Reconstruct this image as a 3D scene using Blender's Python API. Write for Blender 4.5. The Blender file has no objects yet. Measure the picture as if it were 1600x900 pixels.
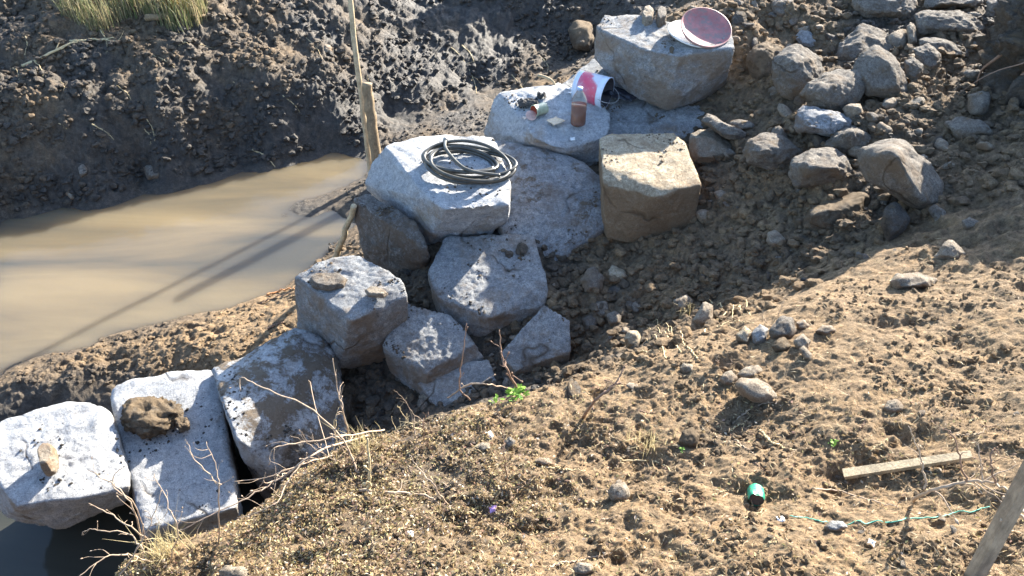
import bpy, bmesh, math, random
import numpy as np
from mathutils import Vector, Matrix

# ------------------------------------------------------------------ camera, sky, sun, exposure
S = bpy.context.scene
COL = S.collection
CH = 3.65; PITCH = math.radians(40.0); F = 1208.0
cam_d = bpy.data.cameras.new('camera'); cam = bpy.data.objects.new('camera', cam_d); COL.objects.link(cam)
cam.location = (0, 0, CH); cam.rotation_euler = (math.radians(90) - PITCH, 0, 0)
cam_d.sensor_width = 36.0; cam_d.lens = 36.0 * F / 1600.0
cam_d.clip_start = 0.05; cam_d.clip_end = 2000
S.camera = cam
SUN_EL = math.radians(24.5); SUN_AZ = math.radians(38.0)      # azimuth measured from +Y towards +X
w = bpy.data.worlds.new('World'); S.world = w; w.use_nodes = True
wn = w.node_tree.nodes; wl = w.node_tree.links
sky = wn.new('ShaderNodeTexSky'); sky.sky_type = 'NISHITA'; sky.sun_disc = False
sky.sun_elevation = SUN_EL; sky.sun_rotation = SUN_AZ; sky.ozone_density = 3.0
bg = wn['Background']; bg.inputs['Strength'].default_value = 0.118
wl.new(sky.outputs[0], bg.inputs[0])
sd = bpy.data.lights.new('sun', 'SUN'); sd.energy = 5.0; sd.angle = math.radians(0.5); sd.color = (1.0, 0.94, 0.84)
sun = bpy.data.objects.new('sun', sd); COL.objects.link(sun)
sdir = Vector((math.sin(SUN_AZ) * math.cos(SUN_EL), math.cos(SUN_AZ) * math.cos(SUN_EL), math.sin(SUN_EL)))
sun.rotation_euler = sdir.to_track_quat('Z', 'Y').to_euler(); sun.location = (4, 8, 8)
S.view_settings.view_transform = 'Standard'; S.view_settings.look = 'None'
S.view_settings.exposure = 2.3; S.view_settings.gamma = 1.0; S.view_settings.use_curve_mapping = False

rng = np.random.default_rng(7); random.seed(7)
SP, CP = math.sin(PITCH), math.cos(PITCH)

# ------------------------------------------------------------------ photo pixel <-> place
def ray(px, py):
    a = (px - 800.0) / F; b = (450.0 - py) / F
    return np.array([a, CP + b * SP, -SP + b * CP])
def PZ(px, py, z):
    d = ray(px, py); t = (CH - z) / -d[2]
    return np.array([0, 0, CH]) + d * t
def PT(px, py, t):
    return np.array([0, 0, CH]) + ray(px, py) * t

# ------------------------------------------------------------------ noise
def _h(ix, iy, iz, seed):
    M = np.uint32(0xffffffff)
    h = (ix.astype(np.int64) * 374761393 + iy.astype(np.int64) * 668265263 + iz.astype(np.int64) * 2147483647 + seed * 974634777) & 0xffffffff
    h = h.astype(np.uint64)
    h = ((h ^ (h >> np.uint64(13))) * np.uint64(1274126177)) & np.uint64(0xffffffff)
    h = ((h ^ (h >> np.uint64(16))) * np.uint64(2246822519)) & np.uint64(0xffffffff)
    return ((h ^ (h >> np.uint64(15))) & np.uint64(0xffffff)).astype(np.float64) / 16777216.0
def vnoise3(x, y, z, seed=0):
    ix, iy, iz = np.floor(x), np.floor(y), np.floor(z)
    fx, fy, fz = x - ix, y - iy, z - iz
    fx = fx * fx * fx * (fx * (fx * 6 - 15) + 10); fy = fy * fy * fy * (fy * (fy * 6 - 15) + 10); fz = fz * fz * fz * (fz * (fz * 6 - 15) + 10)
    r = 0
    for a in (0, 1):
        wx = fx if a else 1 - fx
        for b in (0, 1):
            wy = fy if b else 1 - fy
            for c in (0, 1):
                wz = fz if c else 1 - fz
                r = r + _h(ix + a, iy + b, iz + c, seed) * wx * wy * wz
    return r * 2 - 1
def vnoise2(x, y, seed=0):
    ix, iy = np.floor(x), np.floor(y); fx, fy = x - ix, y - iy
    fx = fx * fx * fx * (fx * (fx * 6 - 15) + 10); fy = fy * fy * fy * (fy * (fy * 6 - 15) + 10)
    z0 = np.zeros_like(ix); r = 0
    for a in (0, 1):
        wx = fx if a else 1 - fx
        for b in (0, 1):
            r = r + _h(ix + a, iy + b, z0, seed) * wx * (fy if b else 1 - fy)
    return r * 2 - 1
def fbm2(x, y, s, o, seed=0, g=0.5):
    r = 0; a = 1.0; t = 0
    for i in range(o):
        c, sn = math.cos(i * 1.1 + seed), math.sin(i * 1.1 + seed)
        r = r + a * vnoise2((x * c - y * sn) / s + 17 * i, (x * sn + y * c) / s - 9 * i, seed + i); t += a; a *= g; s *= 0.5
    return r / t
def fbm3(p, s, o, seed=0, g=0.5):
    r = 0; a = 1.0; t = 0
    for i in range(o):
        q = p / s
        r = r + a * vnoise3(q[:, 0] + 3.3 * i, q[:, 1] * 0.96 + q[:, 2] * 0.28 + 7 * i, q[:, 2] * 0.96 - q[:, 1] * 0.28, seed + i); t += a; a *= g; s *= 0.5
    return r / t
def lumps2(x, y, s, seed, prob=0.6, rmin=0.25, rmax=0.6, flat=0.7):
    """rounded clods: domes of random size in the cells of a jittered grid; heights in metres"""
    u, v = x / s, y / s
    warp = 1.1 * fbm2(x, y, s * .38, 3, seed + 7, .6) - .1
    iu, iv = np.floor(u), np.floor(v); out = np.zeros_like(x); z0 = np.zeros_like(iu)
    for a in (-1, 0, 1):
        for b in (-1, 0, 1):
            cu, cv = iu + a, iv + b
            r = rmin + (rmax - rmin) * _h(cu, cv, z0, seed + 2) ** 2
            on = _h(cu, cv, z0, seed + 3) < prob
            ang = _h(cu, cv, z0, seed + 4) * 6.283; ca, sa = np.cos(ang), np.sin(ang)
            dx = u - cu - _h(cu, cv, z0, seed); dy = v - cv - _h(cu, cv, z0, seed + 1)
            ex = dx * ca + dy * sa; ey = (-dx * sa + dy * ca) * 1.45
            q = 1 - (ex * ex + ey * ey) / (r * r) + warp
            out = np.maximum(out, np.where(on & (q > 0), r * np.minimum(np.maximum(q, 0) * 1.6, .85) ** .7, 0))
    return out * s * flat

# ------------------------------------------------------------------ terrain, from control points (photo x, photo y, height, roughness, dryness)
CT = [
 # far bank
 (-250,420,0,.5,.1),(-250,300,.7,1,.2),(-250,150,1.15,1,.3),(-250,0,1.45,1,.4),(0,345,0,.6,.1),(0,265,.42,1,.15),(0,200,.75,1,.3),(0,100,1.1,1,.4),(0,0,1.35,.9,.45),
 (100,322,0,.6,.1),(120,240,.50,1,.15),(120,170,.82,1,.35),(120,90,1.12,1,.4),(120,20,1.3,.8,.45),(230,285,0,.6,.1),(250,235,.4,1,.2),(250,170,.7,1,.35),(250,90,1.05,1,.4),(240,0,1.35,.8,.45),
 (380,258,.0,.6,.1),(380,210,.35,1,.2),(380,140,.7,1,.35),(380,60,1.02,1,.4),(380,-20,1.3,1,.4),(520,245,0,.5,.1),(530,195,.3,1,.2),(530,110,.72,1,.3),(530,40,.95,1,.35),(530,-30,1.2,1,.35),
 (610,208,.08,.4,.15),(640,150,.45,.9,.12),(640,80,.78,.8,.1),(640,0,1.05,.8,.12),(760,160,.1,.35,.2),(770,110,.45,.9,.1),(770,40,.8,.9,.12),(770,-30,1.1,.9,.2),
 (880,112,.2,.35,.25),(880,60,.6,.9,.12),(880,0,1.0,.9,.3),(930,88,.35,.5,.2),(960,20,1.0,.8,.4),(1000,-30,1.3,.8,.5),
 # ditch bed and mud floor
 (60,420,-.15,.2,.1),(0,430,.0,.2,.2),(-30,440,.05,.2,.2),(150,380,-.15,.2,.1),(100,480,-.15,.2,.1),(300,330,-.15,.2,.1),(300,430,-.15,.2,.1),(450,300,-.03,.3,.1),(415,348,.0,.5,.2),(440,335,.025,.6,.25),(470,318,.035,.6,.25),(500,325,.04,.6,.25),(500,342,.02,.6,.25),(545,300,.06,.6,.3),(530,330,.04,.6,.3),(560,270,-.005,.4,.1),
 (470,275,-.06,.2,.1),(520,355,-.10,.3,.1),(440,385,-.13,.2,.1),(600,240,.04,.4,.2),(640,225,.08,.5,.25),(700,200,.08,.4,.25),(720,190,.1,.4,.25),(800,165,.1,.35,.3),(860,130,.15,.35,.3),(830,190,.15,.4,.2),(560,330,.06,.5,.2),
 # muddy lip between the ditch and the blocks
 (-250,680,0,.4,.5),(0,578,.0,.4,.5),(110,545,.0,.5,.5),(230,505,.0,.5,.5),(340,482,.0,.5,.6),(440,448,.0,.5,.7),(500,400,.0,.4,.6),(560,350,.0,.4,.4),
 (20,600,.16,.5,.5),(120,565,.17,.6,.6),(235,527,.17,.6,.7),(345,505,.2,.5,.9),(440,470,.17,.4,1),(420,520,.27,.3,1),(380,500,.24,.3,1),(300,555,.25,.5,.7),(200,575,.16,.5,.4),(100,600,.14,.5,.3),(0,640,.1,.5,.3),(340,560,.3,.4,.8),(470,440,.12,.4,.9),(470,500,.3,.3,.9),
 (60,700,-.15,.3,.1),(60,860,-.25,.3,.1),(-200,860,-.25,.3,.1),(-200,760,-.2,.3,.1),(200,730,-.15,.3,.1),(380,760,-.05,.3,.1),(170,800,-.2,.3,.1),
 # pit below the blocks
 (420,720,.0,.4,.15),(480,660,.18,.7,.2),(560,570,.34,.6,.2),(600,620,.38,.7,.3),(650,560,.42,.5,.3),(720,600,.44,.6,.2),(650,470,.62,.6,.2),(665,540,.50,.6,.3),(755,520,.58,.6,.3),(760,560,.54,.6,.3),(600,590,.44,.7,.3),(870,470,.74,.7,.3),(800,580,.5,.7,.2),(900,540,.64,.8,.2),(870,560,.58,.8,.2),(900,440,.72,.8,.2),(850,420,.7,.7,.2),
 (980,520,.72,.8,.2),(1000,440,.82,.8,.2),(1050,500,.82,.8,.2),(1000,390,.84,.7,.2),(1120,460,.95,.8,.2),(1100,380,.98,.8,.25),(1150,330,1.06,.7,.35),(1200,440,1.05,.8,.25),(1250,380,1.15,.8,.25),(1100,320,1.0,.7,.3),(1120,270,1.1,.6,.3),
 (1200,300,1.16,.8,.3),(1330,380,1.24,.7,.25),(1300,290,1.3,.8,.3),(1400,330,1.36,.7,.3),(900,330,.85,.5,.2),(820,300,.85,.5,.2),(700,360,.82,.5,.2),(820,385,.86,.5,.2),(655,400,.72,.5,.2),(600,400,.52,.5,.2),(540,470,.35,.5,.2),(850,230,.85,.5,.2),(1000,250,.95,.5,.2),
 (1180,200,1.28,.6,.25),(1150,150,1.25,.5,.2),(1080,190,1.1,.4,.2),(950,150,1.12,.3,.2),(1000,130,1.15,.3,.2),(900,150,1.0,.3,.2),(1180,120,1.38,.8,.35),(1300,180,1.38,.8,.3),(1250,100,1.42,.8,.4),(1400,190,1.42,1,.4),(1450,140,1.46,1,.35),(1420,230,1.42,1,.5),
 (1150,60,1.50,.8,.7),(1050,20,1.50,.8,.7),(1100,0,1.52,.8,.7),(1200,30,1.52,.9,.7),(1300,20,1.55,.9,.5),(1350,80,1.48,.9,.4),(1450,70,1.52,.8,.4),(1400,10,1.58,.8,.4),(1550,20,1.6,.8,.3),(1200,-40,1.6,.8,.6),(1450,-60,1.65,.8,.5),(1750,-20,1.65,.8,.5),
 (1560,130,1.55,1,.3),(1530,200,1.55,.9,.3),(1590,250,1.62,.8,.35),(1700,200,1.62,.8,.4),(1500,270,1.5,.9,.5),
 # near bank, crest line then the sunlit slope
 (1480,335,1.46,.6,.9),(1400,385,1.48,.35,1),(1310,440,1.50,.35,1),(1230,480,1.52,.4,1),(1160,505,1.53,.4,1),(1090,530,1.53,.5,1),(1030,555,1.52,.5,1),(980,590,1.50,.5,1),(900,600,1.48,.5,.9),(800,612,1.45,.5,.8),(700,645,1.42,.4,.7),(600,672,1.39,.4,.7),(520,695,1.37,.4,.7),(440,745,1.37,.4,.7),(380,800,1.38,.3,.7),(300,832,1.36,.3,.7),(220,850,1.34,.4,.7),(185,885,1.36,.4,.7),
 (150,960,1.4,.4,.7),(1560,350,1.60,.7,.6),(1540,430,1.62,.5,.9),(1450,450,1.58,.4,1),(1350,500,1.62,.4,1),(1250,560,1.65,.5,1),(1100,600,1.62,.5,1),(950,660,1.60,.6,.9),(800,700,1.58,.5,.7),(650,730,1.55,.4,.6),(500,780,1.52,.3,.6),(400,860,1.52,.3,.6),
 (1590,550,1.75,.4,1),(1450,620,1.75,.4,1),(1300,680,1.76,.5,1),(1320,720,1.74,.6,.9),(1150,720,1.74,.4,1),(1000,760,1.72,.7,.7),(990,745,1.62,.6,.5),(1145,655,1.64,.6,.6),(1380,770,1.76,.6,.8),(1330,762,1.75,.6,.8),(700,810,1.66,.6,.5),(850,800,1.75,.6,.8),(700,840,1.74,.5,.6),(550,880,1.70,.4,.6),(1590,720,1.88,.4,1),(1450,800,1.88,.4,1),(1300,850,1.90,.4,1),
 (1150,880,1.90,.4,1),(1000,890,1.88,.5,.9),(800,900,1.85,.5,.8),(1590,880,2.0,.4,1),(1800,600,1.95,.4,1),(1800,800,2.1,.4,1),(300,900,1.5,.4,.7),
]
def PH(px, py, z): return PZ(px, py, z)
cpts = [];
for k_, c in enumerate(CT):
    if k_ < 43: c = (c[0], c[1] - (28 if c[0] > 590 else 8 if c[0] > 400 else 0), c[2] * (.80 if c[0] < 560 else .60), c[3], c[4] * .75)      # far bank
    if 850 < c[0] and 60 < c[1] and c[4] < .4 and k_ > 60: c = (c[0], c[1], c[2], c[3], c[4] + .28)      # dug earth behind the wall, soil colour lightened to lift its shade
    p = PZ(c[0], c[1], c[2]); cpts.append((p[0], p[1], c[2], c[3], c[4]))
for (x, y, z, r, d) in [(-14,12,1.7,.6,.5),(0,13,1.6,.6,.5),(14,12,1.8,.6,.5),(-5,9,1.6,.8,.5),(0,9.5,1.5,.8,.5),(5,9,1.8,.8,.5),(-9,5.5,1.4,.8,.4),(-8,3.5,.0,.4,.1),(-7,2.6,0,.4,.4),(-7.5,4.2,-.15,.2,.1),(-8.5,4.8,.5,.8,.2),
        (8,5,1.8,.6,.6),(6,2,2.0,.5,.9),(3,.3,2.1,.4,1),(0,.4,2.0,.4,1),(-1.5,.5,1.8,.4,.8),(-2.2,.3,1.7,.4,.8),(-2.4,1.2,-.2,.3,.1),(-4.5,1.6,.3,.4,.4),(-5,.5,1.5,.4,.7),(0,-2,2.0,.4,1),(-5,-3,1.9,.4,.8),(6,-3,2.1,.4,1),(-14,-6,2,.4,.8),(14,-6,2.2,.4,.8),
        (-1.55,1.45,.2,.3,.2),(-1.15,1.72,.3,.3,.2),(-.75,2.15,.55,.3,.2),(-.4,2.35,.75,.3,.2),(0.0,2.45,.85,.3,.2),(-1.75,1.05,.6,.3,.4)]:
    cpts.append((x, y, z, r, d))
cpts = np.array(cpts)
_X = cpts[:, :2]
_D = np.sqrt(((_X[:, None] - _X[None]) ** 2).sum(-1))
_n = len(_X); _A = np.zeros((_n + 3, _n + 3)); _A[:_n, :_n] = _D + np.eye(_n) * -0.03
_A[:_n, _n] = 1; _A[:_n, _n + 1:] = _X; _A[_n, :_n] = 1; _A[_n + 1:, :_n] = _X.T
_Wt = np.linalg.solve(_A, np.vstack([cpts[:, 2:5], np.zeros((3, 3))]))
def base(x, y):
    x = np.atleast_1d(np.asarray(x, float)).ravel(); y = np.atleast_1d(np.asarray(y, float)).ravel()
    xc = np.clip(x, -14, 14); yc = np.clip(y, -6, 13)
    out = np.zeros((len(x), 3))
    for i in range(0, len(x), 60000):
        s = slice(i, i + 60000)
        d = np.sqrt((xc[s, None] - _X[None, :, 0]) ** 2 + (yc[s, None] - _X[None, :, 1]) ** 2)
        out[s] = d @ _Wt[:_n] + _Wt[_n] + xc[s, None] * _Wt[_n + 1] + yc[s, None] * _Wt[_n + 2]
    return out
# parameter grid: dense where it is near, coarse out to the horizon
ys = np.concatenate([np.linspace(-300, -8, 10), np.linspace(-7, 0.2, 16), np.exp(np.linspace(math.log(0.45), math.log(9.8), 1150)), np.linspace(10.3, 16, 14), np.linspace(20, 400, 12)])
uf = np.linspace(-1, 1, 1000)
uc = np.array([1.03, 1.1, 1.25, 1.5, 2, 3, 5, 9, 20, 60, 120])
us = np.concatenate([-uc[::-1], uf, uc])
def wid(y): return 1.45 + 0.68 * np.clip(y, 0, 14)
NR, NC = len(ys), len(us)
GX = us[None, :] * wid(ys)[:, None]; GY = np.repeat(ys[:, None], NC, 1)
# coarse RBF evaluation, then bilinear up to the fine grid
ri = np.unique(np.concatenate([np.arange(0, NR, 4), [NR - 1]])); ci = np.unique(np.concatenate([np.arange(0, NC, 4), [NC - 1]]))
cb = base(GX[np.ix_(ri, ci)], GY[np.ix_(ri, ci)]).reshape(len(ri), len(ci), 3)
def up(a):
    t = np.empty((len(ri), NC))
    for i in range(len(ri)): t[i] = np.interp(np.arange(NC), ci, a[i])
    o = np.empty((NR, NC)); k = np.clip(np.searchsorted(ri, np.arange(NR), 'right') - 1, 0, len(ri) - 2)
    f = (np.arange(NR) - ri[k]) / (ri[k + 1] - ri[k]); o = t[k] * (1 - f)[:, None] + t[k + 1] * f[:, None]
    return o
GZ = up(cb[:, :, 0]); GR = np.clip(up(cb[:, :, 1]), .1, 1.1); GD = np.clip(up(cb[:, :, 2]), 0, 1)
near = (np.abs(us)[None, :] <= 1.05) & (ys[:, None] > 0.3) & (ys[:, None] < 10.2)
x = GX[near]; y = GY[near]; R = GR[near]; z = GZ[near].copy(); D = GD[near]
wx = x + .035 * fbm2(x, y, .13, 3, 11); wy = y + .035 * fbm2(x, y, .13, 3, 12)
wet = np.clip((z + .02) / .12, 0.12, 1)
big = np.clip((R - .55) / .4, 0, 1)
dz = .16 * big * fbm2(wx, wy, .55, 5, 21, .55) + .07 * R * fbm2(wx, wy, .2, 5, 31, .62)
gate = np.clip(fbm2(x, y, .4, 2, 41) * 1.6 + .6, 0.05, 1)
dz += big * .5 * lumps2(wx, wy, .30, 51, .4) + R * (.25 + .4 * big) * gate * lumps2(wx, wy, .13, 61, .4)
gate2 = np.clip(fbm2(x, y, .30, 3, 42) * 3.2 + .30, 0.03, 1)
Rl = R * np.clip((R - .2) / .45, .22, 1)
dz += Rl * 1.0 * gate2 * lumps2(wx, wy, .06, 71, .5) + (.10 + .75 * Rl) * gate2 * lumps2(wx, wy, .028, 81, .55)
dz += (.3 + .5 * R) * gate2 * lumps2(wx, wy, .014, 91, .55) * (y < 4.5)
dz += .022 * fbm2(x, y, .24, 3, 107, .5) * (y < 4)
rd = 1 - np.abs(fbm2(wx * 1.0, wy * 1.0, .1, 5, 101, .65)) * 2
dz += .020 * Rl * rd + (.004 + .012 * R) * fbm2(x, y, .03, 3, 103, .7)
pit = np.clip(fbm2(x, y, .16, 3, 105, .55) - .16, 0, 1)                     # trodden holes
dz -= .16 * np.clip(R, .3, .8) * pit * (1 - big)
GZ[near] = z + dz * wet - 0.035 * R
GD[near] = np.clip(D + .25 * fbm2(x, y, .5, 3, 111), 0, 1)
def gsample(G, x, y):
    x = np.atleast_1d(np.asarray(x, float)); y = np.atleast_1d(np.asarray(y, float))
    fi = np.interp(y, ys, np.arange(NR)); fu = np.interp(x / wid(y), us, np.arange(NC))
    i = np.clip(fi.astype(int), 0, NR - 2); j = np.clip(fu.astype(int), 0, NC - 2); a = fi - i; b = fu - j
    return (G[i, j] * (1 - b) + G[i, j + 1] * b) * (1 - a) + (G[i + 1, j] * (1 - b) + G[i + 1, j + 1] * b) * a
def H(x, y): return float(gsample(GZ, x, y)[0])
def HIT(px, py, lift=0.0, t0=1.0):
    """the point of the ground seen at a photo pixel"""
    d = ray(px, py); ts = np.linspace(t0, 12, 2400)
    X = d[0] * ts; Y = d[1] * ts; Z = CH + d[2] * ts
    m = Z < gsample(GZ, X, Y)
    t = ts[np.argmax(m)] if m.any() else 8
    return np.array([d[0] * t, d[1] * t, CH + d[2] * t + lift]), t

# ------------------------------------------------------------------ mesh and tag helpers
def npmesh(name, V, Fc, smooth=False):
    me = bpy.data.meshes.new(name); V = np.asarray(V, np.float32); Fc = np.asarray(Fc, np.int32); k = Fc.shape[1]
    me.vertices.add(len(V)); me.vertices.foreach_set('co', V.ravel())
    me.loops.add(Fc.size); me.loops.foreach_set('vertex_index', Fc.ravel())
    me.polygons.add(len(Fc)); me.polygons.foreach_set('loop_start', np.arange(0, Fc.size, k, dtype=np.int32))
    me.polygons.foreach_set('loop_total', np.full(len(Fc), k, np.int32))
    me.polygons.foreach_set('use_smooth', np.full(len(Fc), smooth))
    me.update(calc_edges=True); return me
def link(name, me, mat=None, parent=None):
    o = bpy.data.objects.new(name, me); COL.objects.link(o)
    if mat is not None: me.materials.append(mat)
    if parent is not None: o.parent = parent; o.location = -Vector(parent.location)
    return o
def tag(o, label=None, cat=None, group=None, kind=None):
    if label: o['label'] = label
    if cat: o['category'] = cat
    if group: o['group'] = group
    if kind: o['kind'] = kind
    return o
def recenter(o):
    """origin to the thing's base"""
    me = o.data; n = len(me.vertices); a = np.empty(n * 3, np.float32); me.vertices.foreach_get('co', a); a = a.reshape(-1, 3)
    c = np.array([(a[:, 0].min() + a[:, 0].max()) / 2, (a[:, 1].min() + a[:, 1].max()) / 2, a[:, 2].min()], np.float32)
    me.vertices.foreach_set('co', (a - c).ravel()); me.update(); o.location = Vector(c.tolist()); return o
def empty(name, loc, label, cat, group=None):
    o = bpy.data.objects.new(name, None); COL.objects.link(o); o.location = Vector([float(v) for v in loc]); o.empty_display_size = .05
    return tag(o, label, cat, group)

# ------------------------------------------------------------------ materials
def newmat(name):
    m = bpy.data.materials.new(name); m.use_nodes = True; nt = m.node_tree
    return m, nt.nodes, nt.links, nt.nodes['Principled BSDF']
def noise(N, L, vec, scale, detail=6, rough=.6, dist=0):
    n = N.new('ShaderNodeTexNoise'); n.inputs['Scale'].default_value = scale; n.inputs['Detail'].default_value = detail
    n.inputs['Roughness'].default_value = rough; n.inputs['Distortion'].default_value = dist; L.new(vec, n.inputs['Vector']); return n.outputs['Fac']
def ramp(N, L, fac, stops):
    r = N.new('ShaderNodeValToRGB'); e = r.color_ramp.elements
    while len(e) < len(stops): e.new(0.5)
    for k, (p, c) in enumerate(stops): e[k].position = p; e[k].color = (c[0], c[1], c[2], 1) if hasattr(c, '__len__') else (c, c, c, 1)
    L.new(fac, r.inputs['Fac']); return r.outputs['Color']
def mix(N, L, f, a, b, mode='MIX'):
    n = N.new('ShaderNodeMix'); n.data_type = 'RGBA'; n.blend_type = mode
    for s, v in ((n.inputs[0], f), (n.inputs[6], a), (n.inputs[7], b)):
        if isinstance(v, (int, float)): s.default_value = v
        elif isinstance(v, tuple): s.default_value = (v[0], v[1], v[2], 1)
        else: L.new(v, s)
    return n.outputs[2]
def mth(N, L, op, a, b=0.0):
    n = N.new('ShaderNodeMath'); n.operation = op
    for s, v in ((n.inputs[0], a), (n.inputs[1], b)):
        if isinstance(v, (int, float)): s.default_value = v
        else: L.new(v, s)
    return n.outputs[0]
def bump(N, L, h, dist, strength, prev=None):
    b = N.new('ShaderNodeBump'); b.inputs['Distance'].default_value = dist; b.inputs['Strength'].default_value = strength
    L.new(h, b.inputs['Height'])
    if prev is not None: L.new(prev, b.inputs['Normal'])
    return b.outputs['Normal']

def soil_mat(name='soil', attr=True, dry_const=0.5):
    m, N, L, B = newmat(name)
    pos = N.new('ShaderNodeNewGeometry').outputs['Position']
    if attr:
        a = N.new('ShaderNodeAttribute'); a.attribute_name = 'dry'; dry = a.outputs['Fac']
    else:
        v = N.new('ShaderNodeValue'); v.outputs[0].default_value = dry_const; dry = v.outputs[0]
    n1 = noise(N, L, pos, 3.0, 8, .65, .3); n2 = noise(N, L, pos, 26, 8, .7); n3 = noise(N, L, pos, 130, 5, .7)
    wetc = ramp(N, L, n2, [(.3, (.026, .023, .019)), (.52, (.062, .052, .041)), (.75, (.12, .10, .078))])
    dryc = ramp(N, L, n2, [(.28, (.105, .074, .041)), (.5, (.222, .147, .079)), (.72, (.33, .236, .135))])
    f = mth(N, L, 'ADD', dry, mth(N, L, 'MULTIPLY', mth(N, L, 'SUBTRACT', n1, .5), .7))
    fr = ramp(N, L, f, [(.12, 0.0), (.85, 1.0)])
    c = mix(N, L, fr, wetc, dryc)
    sp = ramp(N, L, n3, [(.3, .45), (.5, .98), (.75, 1.4)])
    c = mix(N, L, 1.0, c, sp, 'MULTIPLY')
    mo = noise(N, L, pos, 9, 10, .8, .2); c = mix(N, L, 1.0, c, ramp(N, L, mo, [(.33, (.62, .64, .66)), (.5, (1, 1, 1)), (.68, (1.18, 1.12, 1.0))]), 'MULTIPLY')
    L.new(c, B.inputs['Base Color'])
    rr = ramp(N, L, f, [(.1, .62), (.5, .95)]); L.new(rr, B.inputs['Roughness'])
    B.inputs['Specular IOR Level'].default_value = .35
    b = bump(N, L, n2, .03, .7); b = bump(N, L, n3, .010, .9, b); n4 = noise(N, L, pos, 420, 3, .7); b = bump(N, L, n4, .003, .8, b)
    L.new(b, B.inputs['Normal']); return m
M_soil = soil_mat()

def rock_mat(name, lo, mid, hi, stain, stain_amt, mud, mud_amt, grain=1.0, dry_mud=(.24, .165, .09), mudtop=0.5, side=.10):
    """speckled granite with rusty stains, browner steep faces and mud caught on its upward faces"""
    m, N, L, B = newmat(name)
    g = N.new('ShaderNodeNewGeometry'); pos = g.outputs['Position']
    n1 = noise(N, L, pos, 7, 8, .7, .4); n2 = noise(N, L, pos, 60, 7, .75); n3 = noise(N, L, pos, 240, 4, .7)
    mo = noise(N, L, pos, 17, 9, .8, .3)
    c = ramp(N, L, mth(N, L, 'ADD', mth(N, L, 'MULTIPLY', n2, .45), mth(N, L, 'MULTIPLY', mo, .55)), [(.38, lo), (.5, mid), (.60, hi)])
    sp = ramp(N, L, n3, [(.34, .35), (.46, .92), (.60, 1.04), (.72, 1.3)]); c = mix(N, L, grain, c, sp, 'MULTIPLY')
    pk = noise(N, L, pos, 42, 10, .85, .1); c = mix(N, L, grain, c, ramp(N, L, pk, [(.36, .30), (.44, .9), (.56, 1.0), (.66, 1.18)]), 'MULTIPLY')
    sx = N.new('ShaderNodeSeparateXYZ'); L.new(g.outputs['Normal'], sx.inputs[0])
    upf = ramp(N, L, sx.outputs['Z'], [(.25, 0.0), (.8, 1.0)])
    s1 = noise(N, L, pos, 4.3, 9, .72, .3); s1 = mth(N, L, 'ADD', s1, mth(N, L, 'MULTIPLY', mth(N, L, 'SUBTRACT', 1.0, upf), side))  # mask also rises on steep faces, turning them browner
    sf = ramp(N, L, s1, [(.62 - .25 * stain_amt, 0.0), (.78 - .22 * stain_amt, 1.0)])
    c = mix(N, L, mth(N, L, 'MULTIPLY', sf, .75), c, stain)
    sm = noise(N, L, pos, 1.1, 4, .42, 0); seam = ramp(N, L, mth(N, L, 'ABSOLUTE', mth(N, L, 'SUBTRACT', sm, .5)), [(.001, .75), (.006, 0.0)])
    sg = ramp(N, L, noise(N, L, pos, 3.1, 3, .5), [(.52, 0.0), (.60, 1.0)]); seam = mth(N, L, 'MULTIPLY', seam, sg)
    c = mix(N, L, seam, c, tuple(v * .35 for v in stain))
    m1 = noise(N, L, pos, 5.5, 12, .8, .15)
    mm = mth(N, L, 'ADD', m1, mth(N, L, 'MULTIPLY', upf, .13 * mudtop))
    mf = ramp(N, L, mm, [(.76 - .3 * mud_amt, 0.0), (.80 - .28 * mud_amt, 1.0)])
    mc = ramp(N, L, n2, [(.3, tuple(v * .5 for v in mud)), (.6, mud)])
    mcol = mix(N, L, mth(N, L, 'MULTIPLY', upf, .6), mc, dry_mud)
    c = mix(N, L, mth(N, L, 'MULTIPLY', mf, .9), c, mcol)
    L.new(c, B.inputs['Base Color']); B.inputs['Roughness'].default_value = .85; B.inputs['Specular IOR Level'].default_value = .3
    b = bump(N, L, n1, .06, .5); b = bump(N, L, mo, .03, .7, b); b = bump(N, L, n2, .012, .9, b); b = bump(N, L, n3, .003, .8, b)
    b = bump(N, L, pk, .012, .8, b); b = bump(N, L, mth(N, L, 'SUBTRACT', 1.0, seam), .012, .8, b); b = bump(N, L, mf, .008, .7, b)
    L.new(b, B.inputs['Normal']); return m
PALE = dict(lo=(.38, .385, .39), mid=(.57, .57, .56), hi=(.74, .73, .70))
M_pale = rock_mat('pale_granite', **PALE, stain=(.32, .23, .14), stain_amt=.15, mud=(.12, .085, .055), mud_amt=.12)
M_pale_mud = rock_mat('pale_granite_muddy', **PALE, stain=(.26, .18, .11), stain_amt=.35, mud=(.095, .078, .06), mud_amt=.79)
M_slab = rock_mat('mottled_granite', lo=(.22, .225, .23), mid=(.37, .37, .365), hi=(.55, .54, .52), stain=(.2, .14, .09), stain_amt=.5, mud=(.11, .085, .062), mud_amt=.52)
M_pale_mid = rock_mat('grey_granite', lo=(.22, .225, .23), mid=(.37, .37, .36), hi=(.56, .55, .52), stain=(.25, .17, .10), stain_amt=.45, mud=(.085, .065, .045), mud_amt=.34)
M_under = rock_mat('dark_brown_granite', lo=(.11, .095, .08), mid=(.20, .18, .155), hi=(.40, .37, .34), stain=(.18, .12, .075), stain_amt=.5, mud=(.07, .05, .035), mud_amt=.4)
M_brown = rock_mat('brown_stained_granite', lo=(.32, .24, .15), mid=(.52, .41, .27), hi=(.72, .62, .45), stain=(.20, .115, .055), stain_amt=.45, mud=(.14, .095, .055), mud_amt=.25, side=.24)
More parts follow.
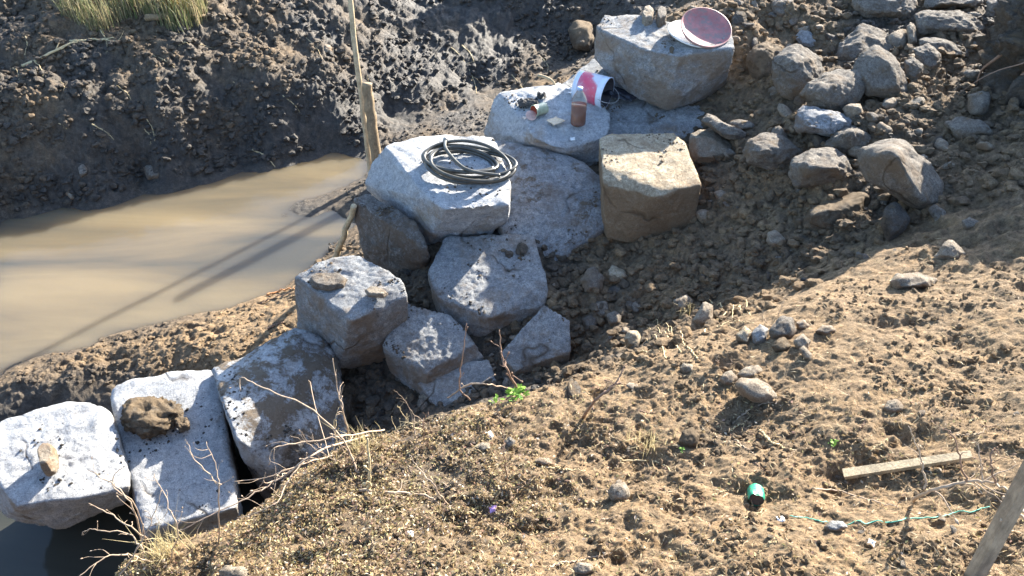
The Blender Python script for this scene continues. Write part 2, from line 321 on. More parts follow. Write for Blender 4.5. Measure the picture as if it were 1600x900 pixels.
M_field = rock_mat('field_stone', lo=(.12, .10, .08), mid=(.23, .195, .155), hi=(.36, .32, .26), stain=(.20, .13, .07), stain_amt=.45, mud=(.08, .06, .042), mud_amt=.42)
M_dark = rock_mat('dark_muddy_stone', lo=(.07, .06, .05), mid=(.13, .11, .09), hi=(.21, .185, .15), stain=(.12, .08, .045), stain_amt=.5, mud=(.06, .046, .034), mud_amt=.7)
M_tan = rock_mat('tan_stone', lo=(.22, .17, .12), mid=(.36, .29, .21), hi=(.50, .43, .33), stain=(.28, .17, .09), stain_amt=.4, mud=(.17, .115, .065), mud_amt=.4)
M_mudcake = rock_mat('mud_caked_stone', lo=(.12, .09, .06), mid=(.22, .17, .115), hi=(.32, .26, .18), stain=(.14, .09, .05), stain_amt=.6, mud=(.13, .095, .06), mud_amt=.9)

# ------------------------------------------------------------------ ground and water
def build_ground():
    V = np.stack([GX, GY, GZ], -1).reshape(-1, 3)
    idx = np.arange(NR * NC).reshape(NR, NC)
    Fc = np.stack([idx[:-1, :-1], idx[:-1, 1:], idx[1:, 1:], idx[1:, :-1]], -1).reshape(-1, 4)
    me = npmesh('ground', V, Fc, True)
    a = me.attributes.new('dry', 'FLOAT', 'POINT'); a.data.foreach_set('value', GD.ravel().astype(np.float32))
    o = link('ground', me, M_soil); tag(o, kind='structure'); return o
build_ground()

def water_mat(name, c0, c1, c2, rough=.06):
    m, N, L, B = newmat(name)
    pos = N.new('ShaderNodeNewGeometry').outputs['Position']
    mp = N.new('ShaderNodeMapping'); mp.inputs['Rotation'].default_value = (0, 0, math.radians(-31)); mp.inputs['Scale'].default_value = (.38, 1.7, 1)
    L.new(pos, mp.inputs[0])
    n = noise(N, L, mp.outputs[0], 1.15, 5, .5, .5)
    L.new(ramp(N, L, n, [(.33, c0), (.5, c1), (.66, c2)]), B.inputs['Base Color'])
    B.inputs['Roughness'].default_value = rough; B.inputs['IOR'].default_value = 1.33
    n2 = noise(N, L, pos, 9, 5, .6); L.new(bump(N, L, n2, .01, .22), B.inputs['Normal']); return m
M_water = water_mat('muddy_water', (.070, .064, .050), (.135, .106, .066), (.185, .142, .082))
_b = M_water.node_tree.nodes['Principled BSDF']; _b.subsurface_method = 'BURLEY'; _b.inputs['Subsurface Weight'].default_value = 1.0; _b.inputs['Subsurface Radius'].default_value = (1.0, .8, .5); _b.inputs['Subsurface Scale'].default_value = .35
M_pool_shade = water_mat('shaded_pool_water', (.03, .032, .026), (.045, .045, .036), (.06, .056, .042))  # same muddy water, with the shade of blocks and bank put into its colour
_w = [(-14, 1.0, 0), (-2.4, 3.35, 0), (-1.2, 4.3, 0), (1.5, 6.0, 0), (1.5, 8.5, 0), (-4.0, 8.0, 0), (-14, 6.5, 0)]
me = bpy.data.meshes.new('water'); me.from_pydata(_w + [(a, b, -.5) for a, b, c in _w], [], [tuple(range(7)), tuple(range(13, 6, -1))] + [(i, i + 7, (i + 1) % 7 + 7, (i + 1) % 7) for i in range(7)])
tag(link('water', me, M_water), kind='structure')
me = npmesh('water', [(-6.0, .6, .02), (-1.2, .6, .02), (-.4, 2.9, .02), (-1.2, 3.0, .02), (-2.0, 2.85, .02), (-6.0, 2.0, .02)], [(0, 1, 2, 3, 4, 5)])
tag(link('water', me, M_pool_shade), kind='structure')

# ------------------------------------------------------------------ rocks
_ico = {}
def ico(n):
    if n not in _ico:
        bm = bmesh.new(); bmesh.ops.create_icosphere(bm, subdivisions=n, radius=1)
        V = np.array([v.co[:] for v in bm.verts]); Fc = np.array([[v.index for v in f.verts] for f in bm.faces]); bm.free()
        V /= np.linalg.norm(V, axis=1, keepdims=True); _ico[n] = (V, Fc)
    return _ico[n]
def hull_planes(P):
    bm = bmesh.new()
    for p in P: bm.verts.new([float(q) for q in p])
    r = bmesh.ops.convex_hull(bm, input=bm.verts)
    c = np.array(P).mean(0)
    pl = []
    for f in bm.faces:
        f.normal_update(); n = np.array(f.normal[:]); a = f.calc_area()
        if a < 1e-7 or np.linalg.norm(n) < .5: continue
        v = np.array(f.verts[0].co[:]); d = n @ (v - c)
        if d < 0: n, d = -n, -d
        pl.append((a, n, d))
    bm.free(); pl.sort(key=lambda q: -q[0])
    out = []
    for a, n, d in pl:
        for o in out:
            if n @ o[1] > .985:
                o[2] = max(o[2], d); break
        else: out.append([a, n, d])
    return c, np.array([o[1] for o in out]), np.maximum(np.array([o[2] for o in out]), 1e-3)
def rock_mesh(name, P, sub=5, p=22, rough=.02, seed=0, crack=0.0):
    P = np.array(P, float)
    c, Nn, d = hull_planes(P)
    rk = np.random.default_rng(seed + 1000); K = 3 if sub >= 6 else 9
    nn = rk.normal(0, 1, (K, 3)); nn /= np.linalg.norm(nn, axis=1, keepdims=True)
    hh = ((P - c) @ nn.T).max(0) * rk.uniform(.93 if sub >= 6 else .86, .985, K)
    Nn = np.vstack([Nn, nn]); d = np.concatenate([d, hh]); p = max(p, 20)
    U, Fc = ico(sub)
    ext = np.maximum((P.max(0) - P.min(0)) / 2, .01); size = float(ext.max())
    Dv = U * ext; Dv /= np.linalg.norm(Dv, axis=1, keepdims=True)
    # planes that bow a little, so that faces are not flat
    q = np.maximum(Dv @ Nn.T, 1e-4) / d[None, :]
    for i in range(len(d)):
        q[:, i] *= 1 + .022 * fbm3(Dv * 1.0 + i * 5.1, .6, 2, seed + 300 + i)
    mx = q.max(1, keepdims=True); q = q / mx; p = p * (3.2 if sub >= 6 else 2.2)
    r = ((q ** p).sum(1)) ** (-1.0 / p) / mx[:, 0]
    V = c + Dv * r[:, None]
    q2 = np.sort(q, 1)[:, -2]; edge = np.clip((q2 - .90) / .10, 0, 1)
    nrm = (q ** p) @ Nn; nrm /= np.linalg.norm(nrm, axis=1, keepdims=True) + 1e-9
    pw = V + seed * 3.7
    amp = rough * size * (1.25 if sub >= 6 else 1.4)
    disp = amp * 2.0 * fbm3(pw, size * .55, 3, seed + 1) + amp * 1.0 * fbm3(pw, size * .16, 4, seed + 2, .6)
    ch = fbm3(pw, size * .30, 3, seed + 5); disp -= amp * 3.0 * np.clip(ch - .22, 0, 1)          # broken-off chips
    disp -= amp * 2.2 * edge * np.clip(fbm3(pw, size * .22, 4, seed + 7, .65) + .12, 0, 1)       # bruised edges
    if sub >= 6: disp += amp * .55 * fbm3(pw, .03, 3, seed + 4, .7) 
    if sub >= 5: disp += amp * .7 * fbm3(pw, size * .05, 3, seed + 3, .65)
    if crack: 
        k = np.abs(fbm3(pw, size * .7, 3, seed + 9)); disp -= crack * size * np.clip(1 - k / .03, 0, 1)
    V = V + nrm * disp[:, None]
    return npmesh(name, V, Fc, True)
def rock(P, label, mat, cat='rock', name='rock', group=None, **kw):
    return tag(recenter(link(name, rock_mesh(name, P, **kw), mat)), label, cat, group)
def block(top, bottom, base_z, label, mat, extra_drop=None, **kw):
    """top: (photo x, photo y, height) corners of the upper face; bottom: seen lower corners; the upper corners also drop to base_z"""
    P = [PZ(*v) for v in top] + [PZ(*v) for v in bottom]
    T = np.array([PZ(*v) for v in top]); c = T.mean(0)
    for q in (extra_drop if extra_drop is not None else range(len(top))):
        v = T[q] + (c - T[q]) * .12; P.append(np.array([v[0], v[1], base_z]))
    kw.setdefault('sub', 6); kw.setdefault('p', 26)
    return rock(P, label, mat, cat='stone block', name='stone_block', **kw)
G_b = None
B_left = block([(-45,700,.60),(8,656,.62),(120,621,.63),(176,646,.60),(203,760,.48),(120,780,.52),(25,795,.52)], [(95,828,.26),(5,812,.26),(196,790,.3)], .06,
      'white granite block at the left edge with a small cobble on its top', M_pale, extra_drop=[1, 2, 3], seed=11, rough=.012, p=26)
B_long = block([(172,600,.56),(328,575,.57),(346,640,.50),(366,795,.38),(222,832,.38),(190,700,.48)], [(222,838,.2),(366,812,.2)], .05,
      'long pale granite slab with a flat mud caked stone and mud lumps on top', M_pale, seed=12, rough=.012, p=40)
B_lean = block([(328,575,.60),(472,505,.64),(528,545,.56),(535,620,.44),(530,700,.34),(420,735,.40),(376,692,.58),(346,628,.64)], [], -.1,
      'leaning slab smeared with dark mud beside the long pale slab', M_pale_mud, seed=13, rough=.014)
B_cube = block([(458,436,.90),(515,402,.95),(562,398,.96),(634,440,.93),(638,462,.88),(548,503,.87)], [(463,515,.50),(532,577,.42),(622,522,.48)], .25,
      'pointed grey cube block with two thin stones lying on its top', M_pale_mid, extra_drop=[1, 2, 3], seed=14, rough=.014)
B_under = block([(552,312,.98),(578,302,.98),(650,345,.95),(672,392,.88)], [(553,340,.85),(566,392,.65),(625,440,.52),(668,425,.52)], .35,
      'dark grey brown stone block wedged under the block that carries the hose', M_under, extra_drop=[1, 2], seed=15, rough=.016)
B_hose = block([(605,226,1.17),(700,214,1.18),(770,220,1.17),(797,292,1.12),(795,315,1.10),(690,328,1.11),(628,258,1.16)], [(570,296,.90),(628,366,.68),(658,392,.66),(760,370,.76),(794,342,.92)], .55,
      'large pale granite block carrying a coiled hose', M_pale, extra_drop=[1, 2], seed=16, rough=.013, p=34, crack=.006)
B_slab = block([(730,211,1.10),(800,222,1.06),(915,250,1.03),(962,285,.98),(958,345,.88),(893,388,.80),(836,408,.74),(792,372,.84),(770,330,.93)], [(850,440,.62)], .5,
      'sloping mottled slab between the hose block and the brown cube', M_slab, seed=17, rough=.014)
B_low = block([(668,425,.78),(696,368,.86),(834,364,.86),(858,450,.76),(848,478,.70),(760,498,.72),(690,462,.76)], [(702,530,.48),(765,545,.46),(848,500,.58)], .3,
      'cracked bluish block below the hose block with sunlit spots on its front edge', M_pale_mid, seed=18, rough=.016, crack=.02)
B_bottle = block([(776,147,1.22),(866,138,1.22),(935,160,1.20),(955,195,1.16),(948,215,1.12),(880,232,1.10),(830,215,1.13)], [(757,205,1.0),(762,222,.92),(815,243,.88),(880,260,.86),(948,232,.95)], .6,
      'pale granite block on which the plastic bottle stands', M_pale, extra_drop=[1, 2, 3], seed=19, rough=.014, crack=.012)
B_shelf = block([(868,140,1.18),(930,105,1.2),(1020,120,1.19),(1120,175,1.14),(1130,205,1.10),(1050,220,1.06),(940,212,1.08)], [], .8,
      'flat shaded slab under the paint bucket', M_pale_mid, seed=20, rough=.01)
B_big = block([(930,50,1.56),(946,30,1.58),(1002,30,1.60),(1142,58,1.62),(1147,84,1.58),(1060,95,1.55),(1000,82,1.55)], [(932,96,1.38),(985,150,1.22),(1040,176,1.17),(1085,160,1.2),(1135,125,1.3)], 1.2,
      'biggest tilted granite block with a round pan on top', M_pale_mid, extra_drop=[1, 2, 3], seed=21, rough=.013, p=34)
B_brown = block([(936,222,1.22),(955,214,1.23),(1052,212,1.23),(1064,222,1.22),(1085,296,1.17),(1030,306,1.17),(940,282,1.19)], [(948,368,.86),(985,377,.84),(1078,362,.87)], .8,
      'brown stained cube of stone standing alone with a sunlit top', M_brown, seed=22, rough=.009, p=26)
block([(597,542,.60),(632,476,.70),(702,490,.70),(752,546,.60),(664,586,.55)], [(636,612,.3),(674,648,.28),(758,572,.46)], .15,
      'stepped bluish stone below the pointed cube with a raised left edge', M_pale_mid, seed=23, rough=.018)
block([(650,600,.48),(700,566,.54),(762,562,.56),(782,612,.48),(710,668,.38)], [], .1,
      'flat shaded slab at the foot of the stepped stone', M_pale_mid, seed=24, rough=.014)
block([(782,552,.62),(850,480,.77),(890,500,.75),(892,548,.66),(804,580,.56)], [], .4,
      'wedge shaped stone with a pale ridge at the lower edge of the rubble', M_pale_mid, seed=25, rough=.012, p=40)
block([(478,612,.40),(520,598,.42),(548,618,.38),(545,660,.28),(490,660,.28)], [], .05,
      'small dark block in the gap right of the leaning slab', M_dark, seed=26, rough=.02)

def outline_rock(pts, label, mat, ridge=(), thick=.55, name='rock', cat='rock', group=None, sub=5, p=16, rough=.028, seed=0, t=None, sink=.0, tilt=.35):
    """a rock seen with this outline, standing where the ground is seen at its foot; ridge points stand out towards the viewer"""
    A = np.array(pts, float); c = A.mean(0); wpx = max(A[:, 0].max() - A[:, 0].min(), A[:, 1].max() - A[:, 1].min())
    bot = A[A[:, 1] > A[:, 1].max() - 4].mean(0)
    if t is None: _, t = HIT(bot[0], bot[1] - 1)
    t = t + sink
    half = wpx / F * t * .5 * thick
    hpx = max(A[:, 1].max() - A[:, 1].min(), 1)
    P = []
    for q in A:
        k = (A[:, 1].max() - q[1]) / hpx                     # 0 at the foot, 1 at the top: the top leans away
        P.append(PT(q[0], q[1], t + half * (.2 + tilt * 2 * k)))
    for q in c + (A - c) * .58:
        k = (A[:, 1].max() - q[1]) / hpx
        P.append(PT(q[0], q[1], t - half * (.55 - tilt * 2 * k)))
        P.append(PT(q[0], q[1] + 3, t + half * (1.3 + tilt * 2 * k)))
    for (x_, y_, dd) in ridge: P.append(PT(x_, y_, t + dd * half))
    return rock(P, label, mat, name=name, cat=cat, group=group, sub=sub, p=p, rough=rough, seed=seed)

OR = outline_rock
OR([(1328,-12),(1345,-18),(1432,-10),(1434,18),(1428,30),(1350,28),(1330,10)], 'flat dark slab at the top edge right of centre, left of the long slab', M_field, seed=31)
OR([(1426,22),(1440,16),(1500,15),(1530,32),(1540,45),(1528,56),(1432,54)], 'long dark slab with a thin sunlit upper edge near the top right', M_field, seed=32, thick=.4)
OR([(1436,-14),(1530,-16),(1545,-2),(1530,13),(1442,14)], 'boulder cut by the top edge behind the long dark slab', M_field, seed=33)
OR([(1540,0),(1570,-8),(1578,15),(1560,28),(1542,25)], 'square dark stone right of the long slab at the top edge', M_field, seed=34)
OR([(1299,86),(1312,64),(1345,35),(1385,48),(1420,72),(1412,98),(1372,108),(1326,106)], 'pale peaked boulder leaning behind the rounded triangular one', M_field, seed=35, sink=.15)
OR([(1328,112),(1342,82),(1366,65),(1400,85),(1418,118),(1418,152),(1395,157),(1352,152)], 'rounded triangular boulder with a bright rim in the boulder heap', M_field, seed=36, p=24, rough=.018)
OR([(1203,125),(1210,88),(1228,72),(1248,69),(1285,88),(1292,112),(1282,140),(1250,162),(1218,152)], 'round dark boulder left in the boulder heap', M_field, ridge=[(1240,95,-.8)], seed=37, p=11)
OR([(1246,150),(1262,130),(1290,110),(1352,105),(1356,120),(1345,158),(1325,176),(1300,180),(1258,165)], 'wide boulder with clods on its top in front of the triangular one', M_field, ridge=[(1280,140,-.9)], seed=38)
OR([(1424,76),(1452,66),(1472,84),(1472,106),(1455,114),(1432,100)], 'small five sided stone right of the boulder heap', M_field, seed=39)
OR([(1412,95),(1428,88),(1444,102),(1442,118),(1428,128),(1414,120)], 'little round stone touching the triangular boulder', M_field, seed=40, p=10)
OR([(1432,60),(1465,57),(1495,66),(1522,82),(1516,94),(1475,92),(1440,78)], 'low stone with a sunlit curved back below the long slab', M_field, seed=41)
OR([(1417,40),(1422,33),(1430,40),(1433,68),(1424,76),(1418,70)], 'thin upright tan stone standing at the left end of the long slab', M_tan, seed=42)
OR([(1236,180),(1250,166),(1300,172),(1348,186),(1346,200),(1300,217),(1244,205)], 'flat grey boulder in the hollow under the heap', M_slab, seed=43)
OR([(1283,224),(1310,202),(1336,194),(1380,212),(1370,225),(1330,246),(1296,238)], 'angular stone with a sharp top left of the big sunlit boulder', M_field, ridge=[(1330,205,-1)], seed=44)
OR([(1334,250),(1345,228),(1398,213),(1425,222),(1452,248),(1478,288),(1478,318),(1440,332),(1400,310),(1352,282)], 'big boulder with a sunlit speckled right face above the crest', M_field,
   ridge=[(1398,240,-1.5),(1440,315,-1.2)], seed=45, p=26, rough=.018, tilt=.2)
OR([(1226,272),(1236,246),(1262,230),(1300,229),(1328,246),(1336,272),(1325,290),(1290,296),(1240,292)], 'rounded boulder with a clod covered sunlit top in the middle of the row', M_field, ridge=[(1260,262,-1.0),(1310,262,-.9)], seed=46)
OR([(1157,238),(1168,210),(1195,204),(1235,215),(1262,232),(1250,252),(1215,270),(1168,256)], 'long rounded stone between the brown wedge and the clod covered boulder', M_field, ridge=[(1190,235,-1)], seed=47)
OR([(1075,240),(1078,208),(1095,202),(1118,204),(1140,222),(1160,252),(1130,258),(1080,256)], 'brown wedge stone with a thin sunlit edge right of the brown cube', M_tan, seed=48, p=26, rough=.014)
OR([(1092,188),(1103,174),(1122,190),(1140,203),(1166,206),(1164,222),(1130,216)], 'low jagged stone behind the brown wedge', M_field, seed=49)
OR([(1164,100),(1172,72),(1195,62),(1222,72),(1225,95),(1205,130),(1180,135)], 'clod covered stone right of the biggest block', M_mudcake, seed=50)
OR([(1240,58),(1250,44),(1264,46),(1280,66),(1272,76),(1250,72)], 'small pale stone on the sunlit soil above the round boulder', M_pale_mid, seed=51)
OR([(1204,5),(1215,-4),(1240,-2),(1242,22),(1222,30),(1208,22)], 'squarish stone standing at the top edge', M_field, seed=52)
OR([(1143,28),(1150,16),(1165,18),(1170,38),(1155,45),(1142,40)], 'dark stone on the soil right of the pan', M_dark, seed=53)
OR([(1250,340),(1275,318),(1315,302),(1368,300),(1366,325),(1348,360),(1300,376),(1258,366)], 'half buried stone with a sunlit soil covered top below the boulder row', M_mudcake, ridge=[(1268,335,-.8),(1345,318,-.4)], seed=54, sink=.1)
OR([(1374,350),(1380,325),(1400,311),(1426,340),(1415,362),(1388,382)], 'upright muddy stone at the crest under the big boulder', M_dark, seed=55)
OR([(1448,325),(1462,319),(1478,330),(1480,344),(1462,348)], 'small dark stone at the foot of the big sunlit boulder', M_field, seed=56)
OR([(1457,405),(1474,378),(1486,371),(1510,396),(1498,408)], 'pyramid shaped stone standing on the sunlit ground right', M_tan, seed=57, p=30, thick=.7)
OR([(1388,440),(1400,428),(1435,424),(1466,436),(1460,450),(1400,454)], 'pale flat stone sunk in the sunlit ground below the pyramid stone', M_tan, seed=58, thick=1.0)
OR([(1488,195),(1492,184),(1510,182),(1522,196),(1508,206),(1492,204)], 'dark stone alone between sun and shade at the right', M_field, seed=59)
OR([(1500,345),(1515,338),(1530,345),(1528,358),(1506,360)], 'small dark stone at the edge of the big shadow on the right', M_field, seed=60, sub=4)
crest = [
 ([(1050,468),(1072,458),(1084,470),(1076,490),(1054,486)], 'roundish tan stone on the crest, left of the upright one', M_tan),
 ([(1078,505),(1100,470),(1116,476),(1113,502),(1096,512)], 'upright tan stone on the crest beside the roundish one', M_tan),
 ([(974,528),(982,516),(997,515),(1005,532),(1000,547),(980,546)], 'orange brown stone catching the sun at the left of the crest', M_brown),
 ([(1148,525),(1164,508),(1176,518),(1172,540),(1152,537)], 'orange tinted stone at the left end of the crest group', M_brown),
 ([(1173,520),(1188,505),(1203,514),(1196,538),(1178,540)], 'pale stone second from the left in the crest group', M_pale_mid),
 ([(1198,520),(1220,492),(1240,496),(1246,515),(1238,532),(1206,532)], 'largest grey stone of the crest group', M_field),
 ([(1243,504),(1256,498),(1266,508),(1260,516),(1246,516)], 'small pink stone right of the largest crest stone', M_tan),
 ([(1204,542),(1212,530),(1226,526),(1240,542),(1228,552),(1210,550)], 'clod like stone in front of the largest crest stone', M_mudcake),
 ([(1238,532),(1254,520),(1268,532),(1262,546),(1244,546)], 'brown lump stone at the right of the crest group', M_tan),
 ([(1272,518),(1284,508),(1300,508),(1308,517),(1290,526)], 'flat pale stone at the right end of the crest group', M_tan),
 ([(1122,594),(1130,582),(1142,577),(1154,590),(1148,603),(1130,602)], 'small rounded stone at the left of the trio on the sunlit slope', M_tan),
 ([(1150,585),(1164,572),(1186,569),(1194,580),(1180,592),(1156,594)], 'curved pale stone at the back of the trio on the sunlit slope', M_tan),
 ([(1147,602),(1152,590),(1184,588),(1205,602),(1220,622),(1210,634),(1175,628),(1154,614)], 'largest oval stone of the trio on the sunlit slope', M_tan),
 ([(1248,545),(1256,538),(1270,555),(1268,565),(1256,560)], 'narrow tan stone below the crest group', M_tan),
 ([(948,770),(956,756),(976,752),(986,766),(982,784),(956,783)], 'squarish tan stone in the small hollow of the near bank', M_tan),
 ([(1060,690),(1066,672),(1082,666),(1094,680),(1090,698),(1070,702)], 'brown clod like stone above the hollow on the near bank', M_mudcake),
 ([(1378,640),(1386,626),(1402,622),(1416,636),(1412,646),(1388,648)], 'pale flat stone half sunk in the sunlit slope at the right', M_tan),
 ([(1285,822),(1296,812),(1318,814),(1328,824),(1310,832),(1290,830)], 'white flat chip beside the green twine', M_pale_mid),
 ([(895,888),(905,877),(926,880),(930,893),(912,900),(897,898)], 'triangular tan stone at the bottom edge centre', M_tan),
 ([(1196,378),(1200,362),(1212,358),(1230,374),(1224,386),(1204,386)], 'small brown stone with one sunlit facet in the shaded hollow', M_tan),
 ([(1060,575),(1068,566),(1084,570),(1086,582),(1068,586)], 'small stone on the near slope left of the trio', M_tan),
 ([(340,892),(352,882),(378,884),(398,892),(392,908),(350,908)], 'pale flat stone at the bottom edge left', M_tan),
 ([(740,700),(752,690),(765,692),(768,702),(752,708)], 'small pale stone on the dry ground cover', M_tan),
 ([(830,722),(842,714),(862,716),(868,726),(848,732)], 'flat pale stone beside the thin peeled stick', M_tan),
 ([(787,690),(796,682),(806,688),(805,700),(792,702)], 'purplish pebble on the dry ground cover', M_field),
]
for i, (pts, lab, mt) in enumerate(crest):
    OR(pts, lab, mt, seed=100 + i, sub=4, p=12 if i % 2 else 18, thick=.85, rough=.03)
far = [
 ([(96,300),(104,288),(116,296),(122,312),(112,318)], 'pale stone at the foot of the far bank where the water starts', M_tan),
 ([(116,262),(124,250),(136,256),(140,272),(126,280)], 'light stone in the shaded far bank, upper one', M_field),
 ([(222,258),(240,250),(258,266),(250,282),(230,282)], 'purplish stone sunk in the foot of the far bank', M_field),
 ([(498,74),(508,66),(520,74),(518,84),(504,86)], 'pinkish stone high on the far bank beside the pole', M_tan),
 ([(885,45),(900,30),(925,34),(932,60),(925,82),(895,78)], 'mud covered boulder at the left of the biggest block', M_mudcake),
 ([(560,215),(566,206),(580,206),(584,216),(572,221)], 'small pale stone at the foot of the far bank beside the stake', M_tan),
]
for i, (pts, lab, mt) in enumerate(far): OR(pts, lab, mt, seed=140 + i, sub=4, thick=.9)
rubble = [
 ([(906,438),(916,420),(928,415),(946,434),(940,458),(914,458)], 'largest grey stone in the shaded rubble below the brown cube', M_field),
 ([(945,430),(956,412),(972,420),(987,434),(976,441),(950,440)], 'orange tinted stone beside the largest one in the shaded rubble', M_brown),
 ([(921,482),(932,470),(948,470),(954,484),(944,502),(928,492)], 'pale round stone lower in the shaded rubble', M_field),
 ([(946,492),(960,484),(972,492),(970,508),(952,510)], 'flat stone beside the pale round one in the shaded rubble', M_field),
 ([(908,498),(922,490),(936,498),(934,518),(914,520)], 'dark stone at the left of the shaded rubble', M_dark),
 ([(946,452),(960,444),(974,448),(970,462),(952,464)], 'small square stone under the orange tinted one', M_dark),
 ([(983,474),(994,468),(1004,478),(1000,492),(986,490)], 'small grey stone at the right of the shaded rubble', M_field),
 ([(902,270),(915,262),(932,268),(930,290),(912,298)], 'dark clod of stone wedged between slab and brown cube', M_dark),
 ([(1085,332),(1098,326),(1116,332),(1114,346),(1094,348)], 'little sunlit stone at the right foot of the brown cube', M_tan),
 ([(1114,300),(1126,296),(1140,302),(1138,312),(1120,314)], 'small round tan stone under the brown wedge', M_tan),
 ([(868,512),(880,505),(892,512),(890,528),(872,530)], 'brown stone right behind the wedge shaped stone', M_tan),
]
for i, (pts, lab, mt) in enumerate(rubble): OR(pts, lab, mt, seed=160 + i, sub=4, p=16, thick=.85)

# small loose stones, one kind per zone, each its own object
def loose(n, box, smin, smax, label, group, mats, seed, cond=None):
    r = random.Random(seed); protos = []
    for k in range(5):
        P = [np.array([r.gauss(0, 1), r.gauss(0, .8), r.gauss(0, .6)]) for _ in range(12)]
        P = [q / max(np.linalg.norm(q), .3) * np.array([1, .8, .62]) for q in P]
        m_ = rock_mesh('stone', P, sub=3, p=14, rough=.04, seed=seed + k); m_.materials.append(mats[k % len(mats)]); protos.append(m_)
    k = 0; tries = 0
    while k < n and tries < n * 20:
        tries += 1
        px, py = r.uniform(box[0], box[2]), r.uniform(box[1], box[3])
        if cond and not cond(px, py): continue
        p_, t_ = HIT(px, py)
        if p_[2] < .03: continue
        s = smin + (smax - smin) * r.random() ** 2.2
        o = bpy.data.objects.new('stone', protos[r.randrange(5)]); COL.objects.link(o)
        o.location = (p_[0], p_[1], p_[2] + s * .15); o.scale = (s, s * r.uniform(.7, 1.1), s * r.uniform(.6, 1)); o.rotation_euler = (r.uniform(-.5, .5), r.uniform(-.5, .5), r.uniform(0, 6.28))
        tag(o, label, 'stone', group); k += 1
loose(45, (560, 470, 900, 640), .02, .075, 'muddy stone packed into the gap between the lower blocks and the near bank', 'stones in the gap below the blocks', [M_field, M_dark, M_tan], 16, lambda x, y: y < 690 - (x - 560) * .12)
loose(50, (720, 420, 1000, 610), .015, .05, 'small muddy stone lying loose in the shaded rubble below the brown cube', 'small stones in the shaded rubble', [M_field, M_dark, M_tan], 5, lambda x, y: y < 640 - (x - 700) * .1)
loose(28, (1080, 300, 1400, 500), .012, .045, 'small dark stone lying loose in the shaded hollow behind the crest', 'small stones in the hollow', [M_field, M_dark], 6, lambda x, y: y < 760 - x * .25)
loose(45, (1060, -5, 1340, 90), .02, .07, 'small grey stone lying loose on the sunlit soil at the top right of the blocks', 'small stones around the boulder heap', [M_field, M_tan, M_dark], 8)
loose(35, (700, 640, 1590, 890), .006, .022, 'small tan pebble lying on the sunlit near bank', 'pebbles on the near bank', [M_tan, M_field, M_tan], 9)
loose(50, (1140, 20, 1540, 250), .06, .15, 'medium sized muddy stone wedged between the larger boulders at the upper right', 'medium stones in the boulder heap', [M_field, M_tan, M_dark], 15)
loose(15, (1380, 180, 1520, 330), .015, .05, 'small clod like stone beside the big sunlit boulder', 'small stones by the sunlit boulder', [M_tan, M_field], 10)

# stones that lie on the blocks
def on_block(pts, z, label, mat, th=.05, seed=0, name='stone', **kw):
    P = []
    A = np.array(pts, float); c = A.mean(0)
    for q in A: P.append(PZ(q[0], q[1], z))
    for q in c + (A - c) * .8: P.append(PZ(q[0], q[1], z) + np.array([0, 0, th]))
    for q in c + (A - c) * .85: P.append(PZ(q[0], q[1], z) - np.array([0, 0, th * .5]))
    return rock(P, label, mat, name=name, cat='stone', sub=kw.pop('sub', 5), seed=seed, **kw)
on_block([(184,645),(205,622),(250,618),(282,632),(288,655),(262,672),(232,684),(192,668)], .545, 'flat mud caked stone lying on the long pale slab', M_mudcake, .05, 201, rough=.08, p=9)
on_block([(272,660),(284,654),(296,656),(298,670),(282,676)], .53, 'little mud lump beside the mud caked stone on the long slab', M_mudcake, .03, 202, rough=.07, p=8, name='mud_lump')
on_block([(63,716),(72,702),(88,702),(92,722),(84,740),(68,742)], .615, 'pale rounded cobble on the white block at the left edge', M_tan, .07, 203, p=10)
on_block([(482,440),(490,430),(530,430),(546,438),(540,448),(515,455),(488,450)], .925, 'thin dark stone on the left of the pointed cube', M_field, .03, 204)
on_block([(568,456),(578,450),(598,452),(607,460),(600,465),(575,463)], .93, 'thin tan stone on the right of the pointed cube', M_tan, .02, 205)
on_block([(1000,40),(1004,28),(1012,24),(1020,32),(1020,46),(1006,48)], 1.59, 'tan egg shaped stone left of its grey twin beside the pan', M_tan, .09, 206, p=9)
on_block([(1023,42),(1025,30),(1032,24),(1040,30),(1040,46),(1028,50)], 1.59, 'grey egg shaped stone right of its tan twin beside the pan', M_field, .09, 207, p=9)
on_block([(1044,80),(1050,76),(1054,82),(1052,90),(1045,88)], 1.56, 'tiny clod on the front edge of the biggest block', M_mudcake, .03, 208, p=8, sub=4)

# ------------------------------------------------------------------ tubes, sticks, twigs
def tube(pts, rad, n=7, wob=0.0, seed=0):
    """a tapered tube along points; returns verts, quads"""
    P = np.array(pts, float); m = len(P); rad = np.full(m, rad) if np.isscalar(rad) else np.array(rad, float)
    T = np.gradient(P, axis=0); T /= np.linalg.norm(T, axis=1, keepdims=True) + 1e-9
    u = np.cross(T[0], [0.3, 0.2, 1.0]); u /= np.linalg.norm(u) + 1e-9; V = []
    for i in range(m):
        u = u - T[i] * (u @ T[i]); u /= np.linalg.norm(u) + 1e-9; v = np.cross(T[i], u)
        for k in range(n):
            a = 2 * math.pi * k / n; V.append(P[i] + (u * math.cos(a) + v * math.sin(a)) * rad[i])
    Fq = [(i * n + k, i * n + (k + 1) % n, (i + 1) * n + (k + 1) % n, (i + 1) * n + k) for i in range(m - 1) for k in range(n)]
    V.append(P[0]); V.append(P[-1]); a, b = len(V) - 2, len(V) - 1
    for k in range(n): Fq.append((a, (k + 1) % n, k, a)); Fq.append((b, (m - 1) * n + k, (m - 1) * n + (k + 1) % n, b))
    return V, Fq
